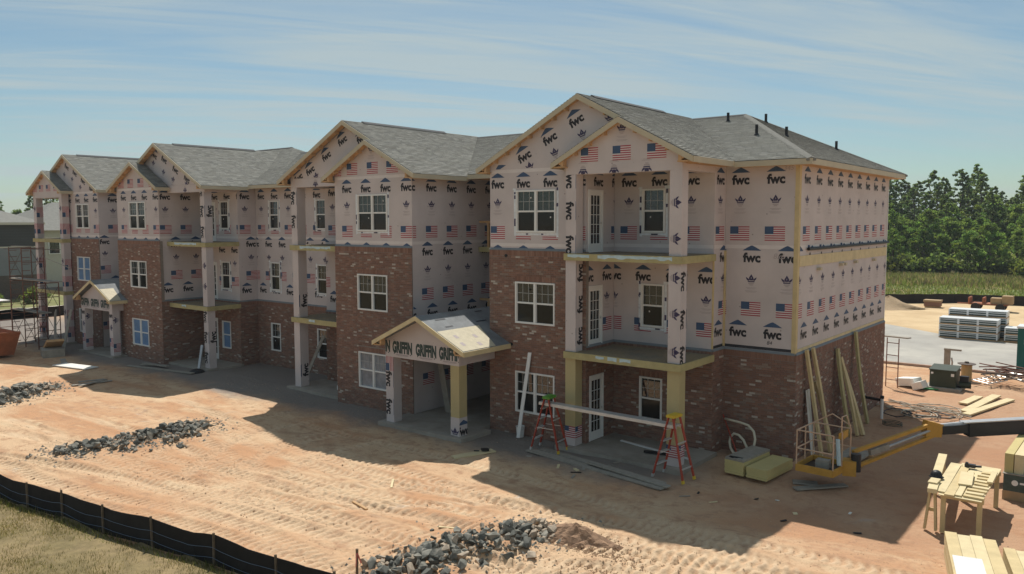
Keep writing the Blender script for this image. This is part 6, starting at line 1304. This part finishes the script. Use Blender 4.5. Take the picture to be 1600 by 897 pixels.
for i in range(18):                       # scraps of wrap and offcuts
    x, y = random.uniform(-7, 3.2), random.uniform(-1.6, .3)
    m = MB(); a = random.random()*6.3; L, w = random.uniform(.05, .16), random.uniform(.02, .06); m.obox((x, y, gh(x, y)+.015), (L*math.cos(a), L*math.sin(a), random.uniform(-.02, .02)), (-w*math.sin(a), w*math.cos(a), 0), (0, 0, .008))
    cn, mm = random.choice((('white', 'white2'), ('grey', 'greyb'), ('black', 'black'), ('pale wood', 'lumber2'))); near_ = min(LMK, key=lambda k_: math.dist(LMK[k_], (x, y))); n_ = used_.get((cn, near_), 0); used_[(cn, near_)] = n_+1
    one('scrap', m, mm, f'{ORD[n_]}{cn} scrap on the dirt nearest {near_}', 'scrap', 'scraps of waste')
# ================================================================ neighbouring house, trees, grass
MT['siding_d'] = mat('dark_grey_siding', (.052, .055, .055), .7, .06, 1); MT['siding_l'] = mat('pale_grey_siding', (.20, .21, .215), .7, .06, 1); MT['stone'] = mat('brown_house_brick', (.11, .085, .07), .9, .3, 8, .3, 30)
MT['hroof'] = mat('house_shingle', (.21, .205, .185), .95, .15, 3, .2, 20, spec=.1); MT['trim'] = mat('cream_trim', (.50, .47, .39), .7, .05)
hs_ = thing('grey_house', (-82, 2, -.1), 'finished grey sided house with hip roof and brick base beyond the lawn', 'house')
def hpart(name, m_, *b, parent=hs_): m = MB(); m.box(*b); return m.build(name, MT[m_], parent)
hx0, hx1, hy0, hy1 = -96, -75, -24, 12.2
hpart('base_wall', 'stone', hx0, hx1, hy0, hy1, -.2, 2.15)
for i in range(9): hpart('siding_board', 'siding_l', hx0-.01, hx1+.012, hy0-.01, hy1+.012, 2.15+i*.285, 2.15+(i+1)*.285-.006)
hpart('band', 'trim', hx0-.03, hx1+.03, hy0-.03, hy1+.03, 4.72, 4.84)
for i in range(8): hpart('siding_board', 'siding_d', hx0-.01, hx1+.012, hy0-.01, hy1+.012, 4.842+i*.255, 4.842+(i+1)*.255-.006)
hpart('fascia', 'trim', hx0-.5, hx1+.5, hy0-.5, hy1+.5, 6.86, 7.08)
m = MB(); zr = 9.3; a_ = hx0-.5; b_ = hx1+.5; c_ = hy0-.5; d_ = hy1+.5; xm = (a_+b_)/2; rr = 7.0
m.add([(a_, c_, 7.082), (b_, c_, 7.082), (b_, d_, 7.082), (a_, d_, 7.082), (xm, c_+8, zr+.6), (xm, d_-5.5, zr+.6)], [(1, 2, 5, 4), (0, 1, 4), (3, 0, 4, 5), (2, 3, 5), (3, 2, 1, 0)]); m.build('roof', MT['hroof'], hs_)
hb = thing('cream_house', (-93, 24, -.1), 'second house with pale roof seen through the far end porch', 'house')
hpart('wall', 'trim', -100, -86, 15.5, 34, -.2, 6.2, parent=hb); m = MB(); m.add([(-100.6, 15, 6.2), (-85.4, 15, 6.2), (-85.4, 34.5, 6.2), (-100.6, 34.5, 6.2), (-93, 21, 9.4), (-93, 29, 9.4)], [(1, 2, 5, 4), (0, 1, 4), (3, 0, 4, 5), (2, 3, 5), (3, 2, 1, 0)]); m.build('roof', MT['hroof'], hb)
for y in (17.5, 20.5): 
    w_ = hpart('window', 'white', -85.99, -85.9, y, y+1.2, 3.6, 5.2, parent=hb); hpart('pane', 'glass', -85.899, -85.88, y+.1, y+1.1, 3.7, 5.1, parent=w_)
# ---- foliage
def leaf_mat(name, c, c2): 
    m_ = mat(name, c, .75, .35, .8, spec=.15, attr=True); t = m_.node_tree; b = t.nodes['Principled BSDF']; tl = N(t, 'ShaderNodeBsdfTranslucent'); sc3 = N(t, 'ShaderNodeVectorMath', operation='MULTIPLY', inp={1: (1.9, 2.0, 1.2)}); t.links.new(b.inputs['Base Color'].links[0].from_socket, sc3.inputs[0]); t.links.new(sc3.outputs[0], tl.inputs[0]); mx = N(t, 'ShaderNodeMixShader', inp={0: .55}); t.links.new(b.outputs[0], mx.inputs[1]); t.links.new(tl.outputs[0], mx.inputs[2]); t.links.new(mx.outputs[0], t.nodes['Material Output'].inputs[0]); return m_
MT['leaf'] = leaf_mat('leaves', (1, 1, 1), None); MT['bark'] = mat('bark', (.11, .085, .065), .95, .3, 6, .4, 20)
def crown_mesh(clumps, per, sz, base, seed, flat=.6):
    r = np.random.default_rng(seed); n = len(clumps)*per; vs = np.zeros((n*4, 3), 'f'); cols = np.zeros((n*4, 4), 'f'); k_ = 0
    for (cx, cy, cz, cr) in clumps:
        d = r.normal(size=(per, 3)); d /= np.linalg.norm(d, axis=1)[:, None]; rad = cr*r.random(per)**.45; c = np.array([cx, cy, cz])+d*rad[:, None]*np.array([1, 1, flat])
        u = r.normal(size=(per, 3)); u /= np.linalg.norm(u, axis=1)[:, None]; w = np.cross(u, r.normal(size=(per, 3))); w /= np.linalg.norm(w, axis=1)[:, None]
        s = sz*(.5+r.random(per))[:, None]; q = np.stack([c-u*s, c+w*s*.55, c+u*s, c-w*s*.55], 1); vs[k_*4:(k_+per)*4] = q.reshape(-1, 3)
        tone = np.array(base)*(.7+.6*r.random())*np.array([.85+.35*r.random(), 1, .8+.4*r.random()]); cols[k_*4:(k_+per)*4, :3] = np.repeat(tone[None]*(.75+.5*r.random((per, 1))), 4, 0); k_ += per
    cols[:, 3] = 1; me = bpy.data.meshes.new('crown'); me.vertices.add(n*4); me.vertices.foreach_set('co', vs.reshape(-1)); me.loops.add(n*4); me.loops.foreach_set('vertex_index', np.arange(n*4, dtype='i')); me.polygons.add(n); me.polygons.foreach_set('loop_start', np.arange(0, n*4, 4, dtype='i')); me.polygons.foreach_set('loop_total', np.full(n, 4, 'i')); me.update(calc_edges=True)
    at = me.color_attributes.new('Col', 'FLOAT_COLOR', 'CORNER'); at.data.foreach_set('color', cols.reshape(-1)); me.materials.append(MT['leaf']); return me
def trunk_mesh(h, r0, limbs, seed):
    rr = random.Random(seed); m = MB(); path = [(rr.uniform(-.1, .1)*i, rr.uniform(-.1, .1)*i, h*i/5) for i in range(6)]; m.tube(path, [r0*(1-.14*i) for i in range(6)], 8)
    for (bz, ex, ey, ez) in limbs: m.tube([(0, 0, bz), (ex*.5, ey*.5, (bz+ez)/2+.1), (ex, ey, ez)], [r0*.4, r0*.25, r0*.1], 6)
    return m.mesh('trunk', MT['bark'])
def make_tree(kind, seed):
    rr = random.Random(seed); cl = []; lim = []
    if kind == 'pine':
        H = 13; 
        for i in range(150):
            f = i/149; z = H*(.34+.66*f); rad = 2.7*(1-f)**.6*rr.uniform(.35, 1.1)+.1; a = rr.random()*6.28; cl.append((rad*math.cos(a), rad*math.sin(a), z+rr.uniform(-.3, .3), rr.uniform(.2, .5)*(1.05-.45*f)))
            if i % 12 == 0: lim.append((z-.4, rad*math.cos(a)*.9, rad*math.sin(a)*.9, z))
        return crown_mesh(cl, 46, .125, (.11, .15, .07), seed, .6), trunk_mesh(H*.93, .17, lim, seed)
    if kind == 'broad':
        H = 9
        for i in range(120):
            a = rr.random()*6.28; t = rr.random(); z = H*(.22+.72*t); rad = 2.7*math.sin(math.pi*min(1, .18+.8*t))**.8*rr.uniform(.35, 1.1); cl.append((rad*math.cos(a), rad*math.sin(a), z, rr.uniform(.25, .65)))
            if i % 10 == 0: lim.append((z*.5, rad*math.cos(a)*.8, rad*math.sin(a)*.8, z))
        return crown_mesh(cl, 62, .13, (.125, .18, .055), seed, .7), trunk_mesh(H*.75, .16, lim, seed)
    for i in range(20):
        a = rr.random()*6.28; rad = 1.2*rr.random()**.5; cl.append((rad*math.cos(a), rad*math.sin(a), .35+1.6*rr.random()*(1-rad/2), rr.uniform(.35, .65)))
        if i % 3 == 0: lim.append((.2, rad*math.cos(a)*.8, rad*math.sin(a)*.8, 1.2))
    return crown_mesh(cl, 70, .14, (.10, .125, .04), seed, .8), trunk_mesh(1.3, .06, lim, seed)
PROTO = {k_: [make_tree(k_, 100+i*7+j) for i in range(4)] for j, k_ in enumerate(('pine', 'broad', 'shrub'))}
TN = {'pine': ('pine_tree', 'pine'), 'broad': ('broadleaf_tree', 'tree'), 'shrub': ('shrub', 'shrub')}
def plant(kind, x, y, z, s, label, group):
    cm, tm = random.choice(PROTO[kind]); nm, cat = TN[kind]; root = thing(nm, (x, y, z), label, cat, group); root.rotation_euler.z = random.random()*6.28; k_ = s*random.uniform(.92, 1.08); root.scale = (k_*random.uniform(.9, 1.1), k_*random.uniform(.9, 1.1), s)
    for n_, me in (('trunk', tm), ('crown', cm)): o = bpy.data.objects.new(n_, me); COL.objects.link(o); o.parent = root
random.seed(11)
FL = {'pine': 'tall dark pine in the wood beyond the meadow', 'broad': 'bright green broadleaf tree in the wood beyond the meadow', 'shrub': 'low leafy shrub along the foot of the wood beyond the meadow'}
NUM = 'nearest second third fourth fifth sixth seventh eighth ninth tenth eleventh twelfth thirteenth fourteenth fifteenth sixteenth seventeenth eighteenth nineteenth twentieth'.split()
NUM += ['twenty-'+n_ for n_ in 'first second third fourth fifth sixth seventh eighth ninth'.split()]
def row(y, x0, x1, st, kind, s0, s1, rowname):
    x = x0; i = 0; nm = {'pine': 'dark pine', 'broad': 'green broadleaf tree', 'shrub': 'leafy shrub'}[kind]
    while x < x1:
        plant(kind, x+random.uniform(-.8, .8), y+random.uniform(-2.5, 2.5), 0, random.uniform(s0, s1), f'{NUM[i]} {nm} from the end wall in the {rowname} of the wood', {'pine': 'pines of the wood', 'broad': 'broadleaf trees of the wood', 'shrub': 'shrubs at the wood edge'}[kind]); x += st; i += 1
row(122, -30, 14, 1.75, 'pine', .82, 1.2, 'tallest back row'); row(115, -28, 12, 2.2, 'pine', .75, 1.12, 'second row'); row(109, -26.5, 12, 2.9, 'broad', .8, 1.3, 'tall middle row'); row(106, -25, 11, 5.5, 'pine', .75, .95, 'sparse middle row'); row(103, -24.5, 11, 2.9, 'broad', .6, 1.1, 'lower middle row'); row(97, -23, 10, 2.6, 'broad', .5, .85, 'low front row'); row(92.5, -21.5, 9, 2.0, 'shrub', 1.0, 1.9, 'front edge')
def lrow(x, y0, y1, st, kind, s0, s1):
    y = y0; i = 0
    while y < y1: plant(kind, x+random.uniform(-3, 3), y+random.uniform(-.8, .8), 0, random.uniform(s0, s1), f"{'first' if i == 0 else NUM[i]} {'dark pine' if kind == 'pine' else 'green broadleaf tree'} from the picture edge above the grey house roofs", 'trees behind the houses'); y += st; i += 1
lrow(-128, 12, 48, 3.2, 'pine', .80, .98); lrow(-120, 12, 46, 4, 'broad', 1.0, 1.15)
plant('shrub', -70, 9.6, -.1, .85, 'flowering shrub by the brick base of the grey house', None); plant('shrub', -70.5, 6.6, -.1, .6, 'small shrub left of the flowering one by the grey house', None)
# brown weeds before the wood, grass on the verge
def blades(name, n, gen, hmin, hmax, wd, cols, label, cat):
    r = rng; vs = np.zeros((n*3, 3), 'f'); cc = np.ones((n*3, 4), 'f'); x, y, z = gen(n); h = hmin+(hmax-hmin)*r.random(n); a = r.random(n)*6.28; lx, ly = r.normal(size=n)*.35*h, r.normal(size=n)*.35*h; w = wd*(.6+.8*r.random(n))
    vs[0::3] = np.stack([x-w*np.cos(a), y-w*np.sin(a), z-.02], 1); vs[1::3] = np.stack([x+w*np.cos(a), y+w*np.sin(a), z-.02], 1); vs[2::3] = np.stack([x+lx, y+ly, z+h], 1)
    C_ = np.array(cols)[r.integers(0, len(cols), n)]*(.7+.6*r.random((n, 1))); cc[:, :3] = np.repeat(C_, 3, 0)
    me = bpy.data.meshes.new(name); me.vertices.add(n*3); me.vertices.foreach_set('co', vs.reshape(-1)); me.loops.add(n*3); me.loops.foreach_set('vertex_index', np.arange(n*3, dtype='i')); me.polygons.add(n); me.polygons.foreach_set('loop_start', np.arange(0, n*3, 3, dtype='i')); me.polygons.foreach_set('loop_total', np.full(n, 3, 'i')); me.update(calc_edges=True)
    at = me.color_attributes.new('Col', 'FLOAT_COLOR', 'CORNER'); at.data.foreach_set('color', cc.reshape(-1)); me.materials.append(MT['leaf']); o = bpy.data.objects.new(name, me); COL.objects.link(o); props(o, label, cat, None, 'stuff')
def gverge(n):
    xs_, ys_ = [], []
    x = rng.uniform(-17, -2.5, n*6); y = rng.uniform(-17.5, -9.8, n*6); k_ = (y < fence_y(x)-.1) & (fbm(x*1.3, y*1.3, 3, 8)+.24 > rng.random(n*6)*.5); x, y = x[k_][:n], y[k_][:n]
    x = np.resize(x, n); y = np.resize(y, n); return x, y, ground_h(x, y)*.4-.02+.06*fbm(x*.8, y*.8, 3, 5)
blades('grass', 70000, gverge, .02, .08, .006, [(.15, .115, .055), (.13, .10, .05), (.10, .09, .036), (.18, .135, .07), (.075, .08, .028)], 'dry patchy grass on the near side of the silt fence', 'grass')
def gfence(n):
    x = rng.uniform(-17, -3, n); return x, fence_y(x)-.12-np.abs(rng.normal(size=n))*.16, ground_h(x, fence_y(x)-.2)*.4-.03
blades('fence_weeds', 2200, gfence, .04, .18, .007, [(.07, .085, .025), (.09, .10, .03), (.15, .125, .055)], 'green weeds along the foot of the near silt fence', 'weeds')
def gweed(n):
    x = rng.uniform(-28, 14, n*3); y = 74+21*rng.random(n*3)**.6; k_ = fbm(x*.25, y*.25, 3, 4)+.05 > rng.random(n*3)*.35-.12; x, y = np.resize(x[k_], n), np.resize(y[k_], n); return x, y, .45*fbm(x*.4, y*.4, 3, 6)
blades('brown_weeds', 42000, gweed, .12, .85, .06, [(.20, .15, .105), (.16, .13, .085), (.12, .13, .05), (.09, .12, .035)], 'tall brown weeds between the meadow and the wood', 'weeds')
def gmead(n):
    x = rng.uniform(-36, 16, n); return x, rng.uniform(61, 86, n), np.full(n, -.02)
blades('meadow_grass', 26000, gmead, .08, .35, .04, [(.085, .12, .03), (.11, .13, .04), (.16, .14, .065)], 'short green grass of the meadow behind the far silt fence', 'grass')

# ================================================================ the air over the site
hm = bpy.data.materials.new('thin_air'); hm.use_nodes = True; t = hm.node_tree; t.nodes.clear(); pv_ = N(t, 'ShaderNodeVolumePrincipled'); pv_.inputs['Density'].default_value = .0003; pv_.inputs['Color'].default_value = (.88, .94, 1.0, 1); pv_.inputs['Anisotropy'].default_value = .3; ou = N(t, 'ShaderNodeOutputMaterial'); t.links.new(pv_.outputs[0], ou.inputs['Volume'])
m = MB(); m.box(-1200, 1200, -1200, 1200, -2.5, 17.5); m.build('haze', hm, None, kind='stuff')
